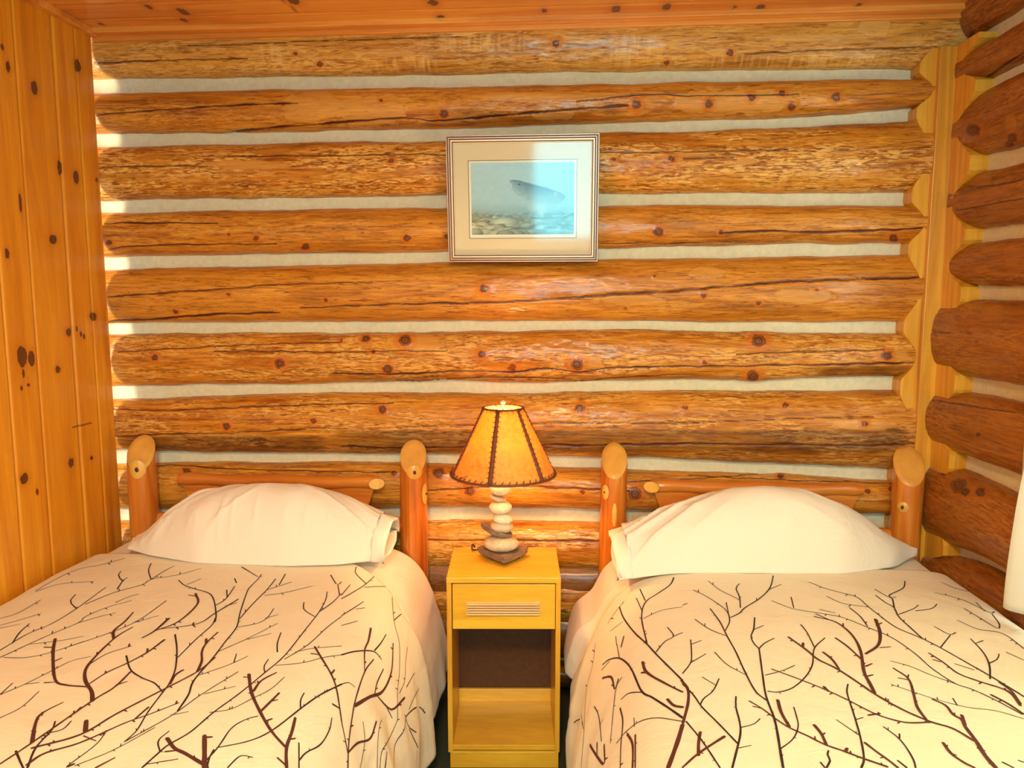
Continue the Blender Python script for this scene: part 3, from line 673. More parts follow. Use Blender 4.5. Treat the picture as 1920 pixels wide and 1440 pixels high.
# ---- strokes of the printed branches: (crop id, width start, width end, thick?, points)
OFF = {'A': (0, 960), 'B': (640, 960), 'C': (1280, 960)}
STROKES = '''
A 16 10 1 310,715 298,800 310,945 370,975 490,985
A 9 7 1 250,762 298,764
A 10 7 1 310,840 348,822
A 9 5 1 250,962 318,958
A 18 8 1 520,1065 515,1010 480,950 485,880 560,790 640,715 690,680 745,650
A 14 8 1 640,715 640,670 700,620 750,565
A 8 5 1 640,690 615,680
A 7 5 1 500,860 600,800 740,755
A 7 12 1 500,970 600,905 720,850 830,790 925,720
A 12 9 1 828,792 830,770
A 10 12 1 0,1420 180,1300 510,1070 640,990 735,900
A 12 6 1 655,975 715,955
A 12 8 1 440,1115 455,1100
A 18 6 1 180,1300 200,1190 235,1135 355,1072
A 10 8 1 200,1240 178,1232
A 12 9 1 235,1140 240,1128
A 14 6 1 150,1425 250,1360 450,1300 700,1190 840,1140 1005,1075
A 8 5 1 470,1262 540,1290
A 22 18 1 480,1235 485,1175
A 14 10 1 180,1330 450,1255 650,1140 900,1010 1110,900 1210,820
A 14 8 1 1110,900 1135,840 1135,790 1160,740 1225,678
A 14 12 1 1160,740 1160,715
A 14 12 1 955,970 985,920 1030,890
A 8 16 1 800,710 870,670 950,600
A 8 12 1 870,670 1000,620 1110,520 1100,460
A 8 6 1 1100,475 1060,468
A 6 9 1 900,660 1110,630 1210,570 1340,492
A 7 6 1 1270,530 1330,512
A 18 16 1 1400,915 1415,1020 1470,1140 1530,1240 1610,1330
A 9 7 1 1370,930 1405,932
A 14 8 1 1425,1010 1470,950 1555,905
A 14 12 1 1465,1125 1520,1070 1570,1020
A 8 6 1 1530,1065 1562,1058
A 12 10 1 1490,1180 1530,1165
A 20 16 1 1610,1440 1610,1330 1640,1240 1660,1160
A 10 8 1 1630,1280 1660,1275
A 14 10 1 1770,760 1800,810 1860,910 1890,990 1910,1110 1920,1180
A 9 8 1 1750,798 1800,805
A 12 9 1 1860,915 1880,890
A 12 9 1 1870,1082 1908,1105
A 24 22 1 1150,1440 1150,1260
A 16 14 1 1150,1270 1190,1268
A 22 20 1 1150,1425 1040,1360 980,1330 940,1275
A 12 9 1 930,1350 985,1345
A 12 12 1 1560,1385 1610,1430
A 12 8 1 540,1440 645,1385
A 14 14 1 380,1435 415,1420
A 12 9 1 835,1100 760,1165
A 6 5 0 0,780 150,690 290,630 430,545 560,450 595,425
A 6 5 0 430,545 395,505 425,465
A 6 4 0 0,820 250,705 440,625 480,590 610,535 740,500
A 5 4 0 440,625 560,590 650,568
A 5 4 0 20,820 150,820 290,790 470,730
A 4 4 0 170,745 340,725 470,700
A 5 5 0 340,775 620,680 780,610 935,500
A 5 4 0 750,625 890,585
A 7 6 0 70,740 110,680 165,630
A 6 4 0 480,520 640,455 800,410 850,380 1000,355 1130,318
A 6 4 0 850,380 930,330 980,305
A 6 5 0 850,380 835,330 850,290
A 7 5 0 660,435 690,390 715,370
A 7 5 0 690,390 665,360 680,335
A 5 4 0 650,510 720,480 780,462
A 5 4 0 0,1030 140,970 300,890 400,840 510,815
A 5 4 0 140,970 220,962
A 5 4 0 0,1160 120,1100 220,1010
A 6 5 0 0,1030 70,965
A 4 3 0 0,655 110,632
A 5 4 0 0,600 100,570 230,495
A 4 4 0 0,640 140,600 230,572
A 4 3 0 200,450 300,415 390,400 530,392
A 4 4 0 200,445 330,370 450,320 560,300 700,262
A 7 6 0 1210,620 1215,570 1190,470 1100,435 1040,415 1005,385
A 5 4 0 1050,410 1130,377
A 6 7 0 1000,820 1100,720 1190,640 1210,600
A 9 6 0 985,690 995,780 985,890 950,970 920,1010 830,1130 770,1230 700,1295
A 9 7 0 710,810 735,890 800,935 870,965 915,1015
A 9 6 0 1000,1120 1060,1030 1090,950 1200,820 1260,740 1330,650 1350,570 1390,450 1410,420 1450,380 1470,352
A 6 6 0 1350,600 1420,520 1500,440 1550,378
A 7 5 0 1360,310 1450,365
A 5 4 0 1490,470 1600,455 1755,418
A 6 6 0 1570,412 1605,350
A 5 4 0 1500,440 1640,395
A 5 5 0 1330,650 1440,630 1500,600 1540,545
A 4 4 0 1490,600 1565,578
A 5 4 0 1220,790 1400,710 1560,628
A 4 4 0 1390,718 1525,685
A 5 4 0 1120,920 1290,860 1395,812
A 6 5 0 1315,850 1330,800
A 6 5 0 700,1295 960,1150 1130,1030 1340,900
A 5 4 0 960,1145 1060,1125
A 5 4 0 1150,1025 1325,982
A 9 6 0 800,1440 900,1350 950,1310 1070,1240 1200,1130 1350,1020 1490,905 1600,810 1720,660 1790,570 1830,500 1840,450
A 7 5 0 1490,905 1485,870 1510,830
A 7 6 0 1560,790 1560,740 1580,680
A 6 6 0 1770,590 1710,550 1710,510
A 5 4 0 1550,865 1700,850 1820,820 1920,805
A 4 4 0 1660,790 1750,770 1920,755
A 5 5 0 1600,830 1730,750 1840,650 1920,590
A 6 5 0 1800,560 1870,510 1920,460
A 5 4 0 1180,1130 1300,1110 1420,1050 1520,1000 1600,930
A 8 6 0 1160,1400 1230,1320 1300,1220 1380,1170 1450,1150
A 6 10 0 1220,1328 1400,1290 1530,1230 1700,1100 1800,1030 1920,970
A 8 7 0 1690,1110 1690,1060 1710,1020
A 9 8 0 1680,1440 1680,1300
A 8 7 0 1680,1400 1720,1355 1800,1310 1850,1230 1865,1160
A 8 6 0 900,1350 890,1290 950,1235
A 6 6 0 830,1420 1000,1392
A 8 6 0 1280,1440 1350,1375 1420,1382
A 10 8 0 155,1440 200,1330 290,1230 310,1180
A 8 6 0 250,1250 350,1225 400,1178
A 6 5 0 380,1430 540,1310 600,1230
A 5 5 0 420,1430 640,1340 870,1215
A 6 6 0 1860,355 1895,410 1920,395
A 6 5 0 1910,470 1900,410
A 6 5 0 1215,525 1270,490 1320,420
A 7 6 0 1275,440 1278,480
A 6 6 0 1320,375 1330,400
B 6 5 0 0,490 70,450 140,405 200,350 240,340
B 6 5 0 140,405 80,345 85,310
B 5 5 0 130,425 230,420 310,435 380,450
B 5 4 0 325,450 365,510
B 6 4 0 0,470 50,410
B 6 5 0 0,585 80,535 125,505
B 4 4 0 80,548 130,540
B 5 4 0 0,640 90,615
B 4 5 0 285,480 290,560 300,640 325,740 325,900 315,1010 315,1140 310,1180 260,1290 225,1350 215,1440
B 6 5 0 295,610 335,575
B 10 18 1 290,740 280,900 230,1010 160,1040 75,1090
B 9 8 0 185,1030 200,960 235,885
B 6 14 1 130,900 130,780 150,730 165,655
B 9 7 0 0,805 80,785 180,785 225,830
B 8 6 0 185,780 220,740 250,690
B 12 8 1 35,1440 40,1300 60,1150 80,1050 130,900 180,830
B 10 14 1 40,1350 90,1300 160,1275 195,1180
B 8 8 0 0,1180 20,1280 35,1360
B 8 14 1 205,1040 250,1090 290,1110 355,1045
B 7 5 0 250,1090 285,1160
B 4 4 0 325,1020 355,950 360,850 370,760
B 5 4 0 365,985 410,905
B 5 4 0 380,1110 400,1060 435,990
B 7 5 0 470,1130 430,1095 370,1140 360,1170 350,1230 300,1310 295,1440
B 6 5 0 360,1160 380,1210 420,1240
B 6 7 0 380,1220 430,1325
B 5 4 0 200,1440 205,1270 215,1200 225,1170
B 5 4 0 0,970 40,960 75,985
B 10 8 0 245,1440 255,1350
B 5 4 0 120,1180 130,1290 105,1440
B 8 7 0 1870,370 1850,410 1780,460 1710,510 1690,600 1720,740
B 7 6 0 1680,435 1710,500
B 6 5 0 1660,485 1695,565
B 5 4 0 1700,600 1800,555 1920,535
B 9 10 0 1565,535 1590,600 1650,680 1720,745 1770,800 1870,900 1920,950
B 4 4 0 1590,505 1530,580 1500,630
B 4 4 0 1515,670 1585,615
B 7 6 0 1770,790 1820,730 1870,700 1835,650
B 6 6 0 1870,700 1920,680
B 18 12 1 1695,845 1720,905 1830,970 1920,1015
B 14 14 1 1690,905 1725,905
B 9 14 0 1470,860 1510,830 1570,825 1630,880 1690,1010 1750,1045 1850,1110 1920,1160
B 6 6 0 1465,890 1510,840
B 6 5 0 1565,820 1550,740
B 7 7 0 1575,1055 1620,1020 1700,1015
B 7 6 0 1550,1300 1600,1240 1680,1180 1780,1160 1920,1180
B 6 6 0 1650,1210 1648,1160
B 18 18 1 1920,1100 1870,1090 1835,1055
B 26 24 1 1840,1440 1890,1300 1920,1200
B 14 10 1 1470,935 1520,930 1540,1000 1560,940
B 6 6 0 1580,930 1550,980 1535,1080 1515,1300
B 8 12 1 1570,1440 1575,1300 1585,1180 1570,1105
B 16 14 1 1610,1250 1640,1310 1640,1440
B 12 10 1 1655,1255 1655,1440
B 4 5 0 1430,740 1415,860 1380,1000 1365,1250 1350,1440
B 8 7 0 1425,1095 1450,1150 1465,1290
B 5 4 0 1455,1200 1475,1165
B 5 4 0 1310,1185 1345,1165 1365,1220
B 4 4 0 1345,1100 1360,1200
B 16 14 1 1400,1310 1430,1360 1480,1420 1480,1310
B 14 12 1 1440,1300 1440,1370
B 12 8 1 1575,760 1590,700
B 5 4 0 1545,700 1550,750
C 7 7 0 510,360 490,430 430,490 350,540 320,570 270,595
C 7 6 0 325,540 320,480 300,430 320,405
C 4 5 0 145,390 210,440 290,480 325,500
C 5 6 0 60,440 140,480 240,550 265,610 240,670
C 6 5 0 245,510 265,610
C 5 4 0 485,438 555,408
C 8 9 0 155,545 210,620 250,700 300,790 350,900 410,1010 470,1060
C 6 5 0 70,605 150,660 250,700
C 6 5 0 180,790 250,860 350,915
C 8 7 0 405,595 400,660 385,700 400,740 430,770
C 6 5 0 400,663 455,640
C 9 13 0 430,770 450,920 470,1040 520,1180 550,1350 565,1440
C 7 6 0 430,770 460,740 515,712
C 6 5 0 465,920 560,895 630,865
C 8 7 0 480,1010 540,1015 620,990 690,930 730,860 740,770 800,710
C 7 6 0 665,635 700,680 740,760
C 8 12 1 500,885 650,940 800,1000 930,1060 1090,1140 1250,1185 1390,1185
C 16 14 1 795,985 820,1010
C 14 10 1 1045,1145 1110,1135
C 14 14 1 595,705 700,780 760,830 870,885 1000,970 1080,1025 1230,1110 1390,1180 1520,1220 1640,1290
C 14 12 1 675,760 678,738
C 14 12 1 790,790 840,830 880,885
C 10 8 1 830,820 838,815
C 10 17 1 740,590 860,620 950,690 1000,780 1020,900 1050,960 1080,1020
C 8 8 1 750,575 830,610
C 12 10 1 860,710 930,760 1005,830
C 18 13 1 1085,605 1110,680 1100,750 1030,800
C 8 6 1 1110,765 1170,760
C 10 8 1 1090,640 1120,625
C 12 9 1 1040,925 1070,918
C 12 9 1 1030,870 1065,855
C 10 15 1 1185,880 1270,940 1300,1030 1320,1100 1370,1170
C 8 7 1 1215,935 1265,945
C 5 9 0 710,395 800,430 890,455 980,480 1040,530 1090,570 1200,650 1340,710 1450,765 1600,850 1740,930 1920,1040
C 5 4 0 810,475 900,515 1040,535
C 5 7 0 500,500 620,545 770,570 900,595 1040,650 1180,710 1310,800 1400,880 1530,965 1630,1000 1760,1060 1910,1140
C 6 5 0 610,480 625,540
C 5 5 0 770,550 860,570
C 7 6 0 940,540 1000,590 1040,645
C 6 8 0 1085,470 1140,510 1190,540 1215,590 1290,660 1350,715
C 5 5 0 1080,435 1160,480 1200,480
C 7 6 0 1190,540 1180,490 1160,470 1240,430 1250,390
C 6 5 0 1215,578 1300,545 1325,525
C 6 5 0 1310,558 1400,545 1430,520
C 5 5 0 1170,840 1280,870 1400,920 1540,970
C 4 5 0 1170,970 1300,1015 1440,1060 1600,1100 1760,1120 1920,1165
C 7 6 0 1520,1050 1545,1090
C 9 13 1 1385,795 1470,850 1550,910 1670,955 1830,1010 1900,1090
C 7 6 1 1410,832 1450,845
C 6 8 0 1620,715 1690,790 1725,860 1730,940
C 6 5 0 1690,725 1650,740
C 7 5 0 1730,850 1770,830 1780,800
C 5 6 0 1415,645 1500,690 1535,680
C 6 6 0 1505,695 1450,765
C 4 6 0 1420,455 1560,490 1640,525 1740,570 1755,540 1750,500
C 5 5 0 1650,510 1700,560
C 4 5 0 1450,395 1550,435 1680,465 1750,510
C 5 4 0 1625,410 1680,465
C 5 6 0 1585,545 1660,590 1770,655 1780,630 1740,575
C 4 6 0 1545,610 1660,660 1800,685 1920,770
C 5 5 0 1820,790 1920,835
C 6 6 0 1860,580 1920,660
C 12 22 1 1405,1055 1480,1090 1520,1140 1570,1170 1590,1210 1650,1290 1700,1370 1760,1440
C 16 14 1 1570,1145 1590,1200
C 5 5 0 1530,855 1640,890
C 13 12 1 1735,1030 1830,1080 1920,1140
C 8 12 1 1780,960 1850,1010 1900,1080
C 9 15 1 375,1065 450,1110 530,1170 600,1215 700,1260 800,1310 900,1345 1020,1390 1150,1435
C 8 7 1 395,1095 440,1105
C 18 16 1 535,1060 555,1130 600,1210
C 17 15 1 740,1200 780,1250 810,1315
C 10 8 1 785,1258 800,1245
C 17 15 1 915,1350 925,1332
C 7 7 0 550,1335 620,1280 650,1210 640,1150 625,1100
C 9 12 0 300,1040 300,1100 320,1180 325,1250 300,1360 280,1440
C 7 6 0 325,1215 400,1195 435,1165
C 6 5 0 315,1330 385,1315
C 16 16 1 -6,950 30,1000 30,1080 2,1190
C 9 10 0 0,970 60,1030 110,1100 200,1190 310,1305
C 8 7 0 100,1085 120,1050 170,1010 205,940
C 5 5 0 110,930 185,975
C 9 9 0 20,1180 110,1290 210,1440
C 12 18 1 0,1440 90,1360 235,1265
C 18 16 1 90,1370 90,1300 100,1240
C 8 10 0 930,970 925,1020 960,1130 1000,1270 1020,1390 1005,1440
C 7 6 0 970,1172 1015,1158
C 7 5 0 990,1255 930,1215 865,1170
C 7 9 0 1130,1210 1210,1270 1260,1330 1300,1400 1310,1440
C 8 7 0 1220,1275 1220,1250
C 14 13 1 1025,1300 1090,1350 1160,1400 1210,1440
C 10 10 0 820,1345 815,1370 830,1400 810,1440
C 10 9 0 775,1410 800,1440
C 16 15 1 1465,1300 1510,1360 1580,1410 1640,1440
C 9 8 1 1510,1360 1540,1370
C 12 9 1 1660,1330 1700,1345
C 10 10 0 1210,1400 1260,1440
C 10 10 0 1800,1410 1860,1440
C 9 9 0 1890,1400 1920,1410
C 7 7 0 45,720 50,790 45,850 0,910
C 6 5 0 50,745 105,725
C 6 6 0 45,850 130,800
C 6 6 0 0,525 25,515
'''
def parse():
    out = []
    for ln in STROKES.strip().split('\n'):
        f = ln.split(); ox, oy = OFF[f[0]]
        pts = [(ox+float(a.split(',')[0])/3, oy+float(a.split(',')[1])/3) for a in f[4:]]
        out.append((pts, float(f[1])/3, float(f[2])/3, f[3] == '1'))
    return out
ALL = parse()

def ribbon_add(Vs, Fs, Ms, line, nor, w0, w1, mid, taper=True):
    """flat printed stroke lying on the cloth"""
    n = len(line)
    if n < 2: return
    t = np.gradient(line, axis=0); t /= np.linalg.norm(t, axis=1)[:, None]+1e-9
    sd = np.cross(t, nor); sd /= np.linalg.norm(sd, axis=1)[:, None]+1e-9
    k = np.linspace(0, 1, n)[:, None]; w = (w0*(1-k)+w1*k)/2
    w = w*(1+.06*np.sin(np.arange(n)*.9+w0*9000))[:, None]
    base = sum(len(v) for v in Vs)
    q = line+nor*.0011
    hd = q[0]-t[0]*w[0]*.8; tl = q[-1]+t[-1]*w[-1]*.8
    L_ = q-sd*w; R_ = q+sd*w
    V = np.vstack([np.stack([L_, R_], 1).reshape(-1, 3), [hd-sd[0]*w[0]*.4, hd+sd[0]*w[0]*.4, tl-sd[-1]*w[-1]*.4, tl+sd[-1]*w[-1]*.4]])
    Vs.append(V)
    def f4(a, b, c, d):
        Fs.append((base+a, base+b, base+c, base+d)); Ms.append(mid)
    for i in range(n-1): f4(2*i, 2*i+1, 2*i+3, 2*i+2)
    f4(2*n, 2*n+1, 1, 0); f4(2*n-2, 2*n-1, 2*n+3, 2*n+2)

def print_branches(V, Fq, side, seed):
    bvh = BVHTree.FromPolygons([tuple(v) for v in V], [tuple(f) for f in Fq])
    o = Vector(CAM); rng = random.Random(seed)
    Vs, Fs, Ms = [], [], []
    def hit(x, y):
        h = bvh.ray_cast(o, Vector(pray(x, y)).normalized())
        return h
    def emit(pts, w0, w1, thick, spur=True):
        P = spline(pts, 5)
        # densify to about 7 px
        seg = np.r_[0, np.cumsum(np.linalg.norm(np.diff(P, axis=0), axis=1))]; n = max(3, int(seg[-1]/5))
        tt = np.linspace(0, seg[-1], n); P = np.stack([np.interp(tt, seg, P[:, 0]), np.interp(tt, seg, P[:, 1])], 1)
        L, N, D = [], [], []
        def flush():
            if len(L) > 2:
                d = np.mean(D); f = .86
                La, Na = np.array(L), np.array(N)
                for _ in range(2): Na[1:-1] = (Na[:-2]+Na[1:-1]+Na[2:])/3
                Na /= np.linalg.norm(Na, axis=1)[:, None]
                ribbon_add(Vs, Fs, Ms, La, Na, w0*d/F*f*1.12, w1*d/F*f*1.12, 1 if thick else 2)
                if side == 'any' or True:
                    sh = La-np.array([0, 1.02, 0])          # the print repeats towards the foot
                    LL, NN = [], []
                    for q in sh:
                        h = bvh.ray_cast(Vector((q[0], q[1], q[2]+.25)), Vector((0, 0, -1)), .4)
                        if h[0] is None: break
                        LL.append(np.array(h[0])); nn = np.array(h[1]); NN.append(nn if nn[2] > 0 else -nn)
                    if len(LL) > 3: ribbon_add(Vs, Fs, Ms, np.array(LL), np.array(NN), w0*d/F, w1*d/F, 1 if thick else 2)
        for (x, y) in P:
            h = hit(x, y)
            if h[0] is None or (L and (Vector(L[-1])-h[0]).length > .06):
                flush(); L, N, D = [], [], []
                if h[0] is None: continue
            n_ = np.array(h[1]); v = CAM-np.array(h[0])
            if n_@v < 0: n_ = -n_
            L.append(np.array(h[0])); N.append(n_); D.append(np.linalg.norm(v))
        flush()
        if spur and seg[-1] > 40:
            for k in range(int(seg[-1]/48)):
                i = rng.randrange(1, n-1); a = P[i]; t = P[min(i+1, n-1)]-P[i-1]; t = t/(np.linalg.norm(t)+1e-6)
                s = rng.choice((-1, 1)); dvec = np.array([-t[1]*s, t[0]*s])*.75-t*.5*(1 if t[1] > 0 else -1)
                ln = rng.uniform(3, 6)*(1.2 if thick else 1)
                emit([tuple(a), tuple(a+dvec*ln*.6), tuple(a+dvec*ln)], (3.2 if thick else 1.8), (2.2 if thick else 1.2), thick, False)
    for pts, w0, w1, th in ALL:
        mx = sum(p[0] for p in pts)/len(pts)
        if (side == 'L') == (mx < 950): emit(pts, w0, w1, th)
    return np.vstack(Vs), Fs, Ms

def bed(side):
    L = side == 'L'
    posts = (-1.646, -.574) if L else (.181, 1.237)
    xc = sum(posts)/2
    root = empty('bed', (xc, -1.05, 0))
    tagk(root, 'peeled log twin bed at left beside the pine board partition' if L else 'peeled log twin bed at right beside the log wall and curtain', 'bed')
    inv = lambda o: (setattr(o, 'matrix_parent_inverse', Matrix.Translation((-xc, 1.05, 0))), o)[1]
    if L:
        a = cut_post('headboard_post', posts[0], 1.012, .052, math.radians(50), math.radians(12), root, seed=1, patches=[(.22, .895, .030, .036, .008)])
        b = cut_post('headboard_post', posts[1], 1.008, .052, math.radians(48), math.radians(8), root, seed=2, patches=[(1.12, .815, .016, .040, .004), (.28, .903, .030, .026, .006)])
    else:
        a = cut_post('headboard_post', posts[0], 1.008, .050, math.radians(50), math.radians(-2), root, seed=3, patches=[(-.72, .838, .015, .028, .003), (.02, .755, .009, .045, 0)])
        b = cut_post('headboard_post', posts[1], 1.010, .054, math.radians(50), math.radians(-10), root, seed=4, patches=[(-.64, .805, .019, .019, .006)])
    inv(a); inv(b)
    x0, x1 = (-1.508, -.715) if L else (.318, 1.085)
    zr = .843 if L else .850
    # half-round cap rail with blunt ends
    bm = BM(); n = 26
    pts = [(x0+(x1-x0)*k/(n-1), -.118, zr+.003*math.sin(k*.6)) for k in range(n)]
    rad = [.024+.0015*math.sin(k*1.1) for k in range(n)]; rad[0] *= .85; rad[-1] *= .85
    bm.tube(pts, rad, 18); inv(bm.done('cap_rail', M_RAIL, root, True))
    cap = bpy.data.objects[-1] if False else None
    ends = ((x1, 1),) if L else ((x0, -1),)
    for ex, sg in ends:      # pale sawn end that faces the nightstand
        bm = BM(); nrm = Vector((sg*.45, -.86, .12)).normalized(); u = nrm.cross(Vector((0, 0, 1))).normalized(); v = u.cross(nrm)
        c = Vector((ex-sg*.004, -.134, zr)); ring0 = []; ring1 = []
        for k in range(24):
            an = 2*math.pi*k/24; ring0.append(bm.b.verts.new(c+u*.030*math.cos(an)+v*.019*math.sin(an)-nrm*.02)); ring1.append(bm.b.verts.new(c+u*.030*math.cos(an)+v*.020*math.sin(an)+nrm*.008))
        for k in range(24): bm.b.faces.new((ring0[k], ring0[(k+1) % 24], ring1[(k+1) % 24], ring1[k]))
        bm.b.faces.new(ring1); bm.b.faces.new(ring0[::-1])
        inv(bm.done('sawn_rail_end', M_PAT, root, True))
    # panel with concave ends
    def sweep(xe, sg): return [(xe+sg*(.0+.045*math.sin(min(1, t*1.15)*R90)), .832-t*.20) for t in np.linspace(0, 1, 9)]
    lft = sweep(x0+.012, 1); rgt = sweep(x1-.012, -1)
    outl = lft+[(x0+.03, .60), (x1-.03, .60)]+rgt[::-1]
    inv(BM().poly(outl, -.098, -.122).done('headboard_panel', M_RAIL, root))
    bm = BM().tube([(posts[0], -.118, .678), (xc, -.118, .680), (posts[1], -.118, .678)], [.030, .033, .030], 16); inv(bm.done('lower_rail', M_RAIL, root, True))
    for s, px in ((1, posts[0]), (-1, posts[1])):
        inv(BM().tube([(px, -.14, .33), (px, -2.02, .33)], .042, 14).done('side_rail', M_RAIL, root, True))
        inv(BM().tube([(px, -2.06, -.02), (px, -2.06, .56)], .050, 20).done('foot_post', M_POST, root, True))
    inv(BM().tube([(posts[0], -2.06, .45), (posts[1], -2.06, .45)], .032, 14).done('foot_rail', M_RAIL, root, True))
    # mattress on its box spring
    m0, m1 = posts[0]+.055, posts[1]-.055
    mt = BM().box(m0, m1, -2.0, -.20, .40, .605, .04, 4).done('mattress', M_SHEET, None, True)
    tagk(mt, 'mattress under the white sheet of the %s bed' % ('left' if L else 'right'), 'mattress')
    bs = BM().box(m0+.01, m1-.01, -2.0, -.21, .18, .40, .02, 3).done('box_spring', M_SHEET, None, True)
    tagk(bs, 'box spring beneath the mattress of the %s bed' % ('left' if L else 'right'), 'box spring')
    # bedding profiles, from wall side to nightstand side
    if L: ctrl = [(-1.720, .20), (-1.724, .38), (-1.724, .50), (-1.714, .572), (-1.69, .613), (-1.60, .630), (-1.40, .640), (-1.1, .645), (-.85, .640), (-.70, .628), (-.60, .598), (-.535, .54), (-.492, .45), (-.462, .33), (-.447, .2), (-.440, .075)]
    else: ctrl = [(1.268, .56), (1.275, .585), (1.262, .615), (1.22, .636), (1.1, .644), (.75, .645), (.45, .642), (.31, .632), (.21, .605), (.150, .555), (.100, .47), (.066, .36), (.048, .25), (.040, .15), (.040, .06)]
    def sheet_y(u, m, P): return np.linspace(-.192, -.80, m)
    cs = list(ctrl)
    if L: cs[-1] = (-.425, .15); cs[-2] = (-.432, .22); cs[-3] = (-.452, .33)
    else: cs[-1] = (.006, .27); cs[-2] = (.008, .30); cs[-3] = (.018, .35); cs[-4] = (.045, .42)
    V, Fq = cloth_mesh('sheet', cs, sheet_y, 210, 150, -.004, 1, 21 if L else 27, M_SHEET, foldamp=.004)
    edge_ = -.60 if L else -.50; hang = np.clip((.60-V[:, 2])/.12, 0, 1)*np.clip((edge_+.06-V[:, 1])/.10, 0, 1)*(V[:, 0] > xc if L else V[:, 0] < xc)
    V[:, 0] += hang*(-.045 if L else .055)
    sh = shell('bed_sheet', V, Fq, M_SHEET, .003)
    tagk(sh, 'plain white sheet hanging beside the nightstand from the %s bed' % ('left' if L else 'right'), 'sheet')
    # duvet
    def duv_y(u, m, P):
        if L: e = np.interp(u, [0, .25, .35, .5, .66, .72, .78, .84, .90, 1.0], [-.36, -.40, -.43, -.45, -.455, -.53, -.62, -.60, -.56, -.60])
        else: e = np.interp(u, [0, .12, .3, .5, .62, .70, .78, .9, 1.0], [-.42, -.40, -.43, -.45, -.50, -.57, -.57, -.46, -.44])
        e = e+.006*math.sin(u*40)
        t = np.linspace(0, 1, m); return e+(-2.17-e)*t
    Vd, Fd = cloth_mesh('duvet', ctrl, duv_y, 250, 330, .014, 1, 5 if L else 9, M_DUVET, foldamp=.009)
    Vp, Fp, Mp = print_branches(Vd, Fd, side, 4 if L else 5)
    nV = len(Vd)
    # give the duvet its own rounded thickness: doubled skin closed at the rim
    n, m = 250, 330
    G3 = Vd.reshape(n, m, 3); tu = np.gradient(G3, axis=0); tv = np.gradient(G3, axis=1); nn = np.cross(tu, tv); nn /= np.linalg.norm(nn, axis=2)[..., None]+1e-9
    if nn[n//2, m//2, 2] < 0: nn = -nn
    inner = (G3-nn*.010).reshape(-1, 3)
    Fi = np.asarray(Fd)[:, ::-1]+nV
    rim = []
    idx = lambda i, j: i*m+j
    bord = [idx(i, 0) for i in range(n)]+[idx(n-1, j) for j in range(1, m)]+[idx(i, m-1) for i in range(n-2, -1, -1)]+[idx(0, j) for j in range(m-2, 0, -1)]
    for a_, b_ in zip(bord, bord[1:]+bord[:1]): rim.append((a_, b_, b_+nV, a_+nV))
    Fa = np.concatenate([Fd, Fi, np.array(rim), np.array(Fp)+2*nV]); mi = np.concatenate([np.zeros(len(Fd)*2+len(rim)), np.array(Mp)])
    dv = mesh_np('duvet', np.vstack([Vd, inner, Vp]), Fa, None, mats=[M_DUVET, M_PRINT, M_PRINTL], midx=mi)
    tagk(dv, 'cream duvet with brown branch print on the %s' % ('left bed against the board partition' if L else 'right bed beside the curtain'), 'duvet')
bed('L'); bed('R')

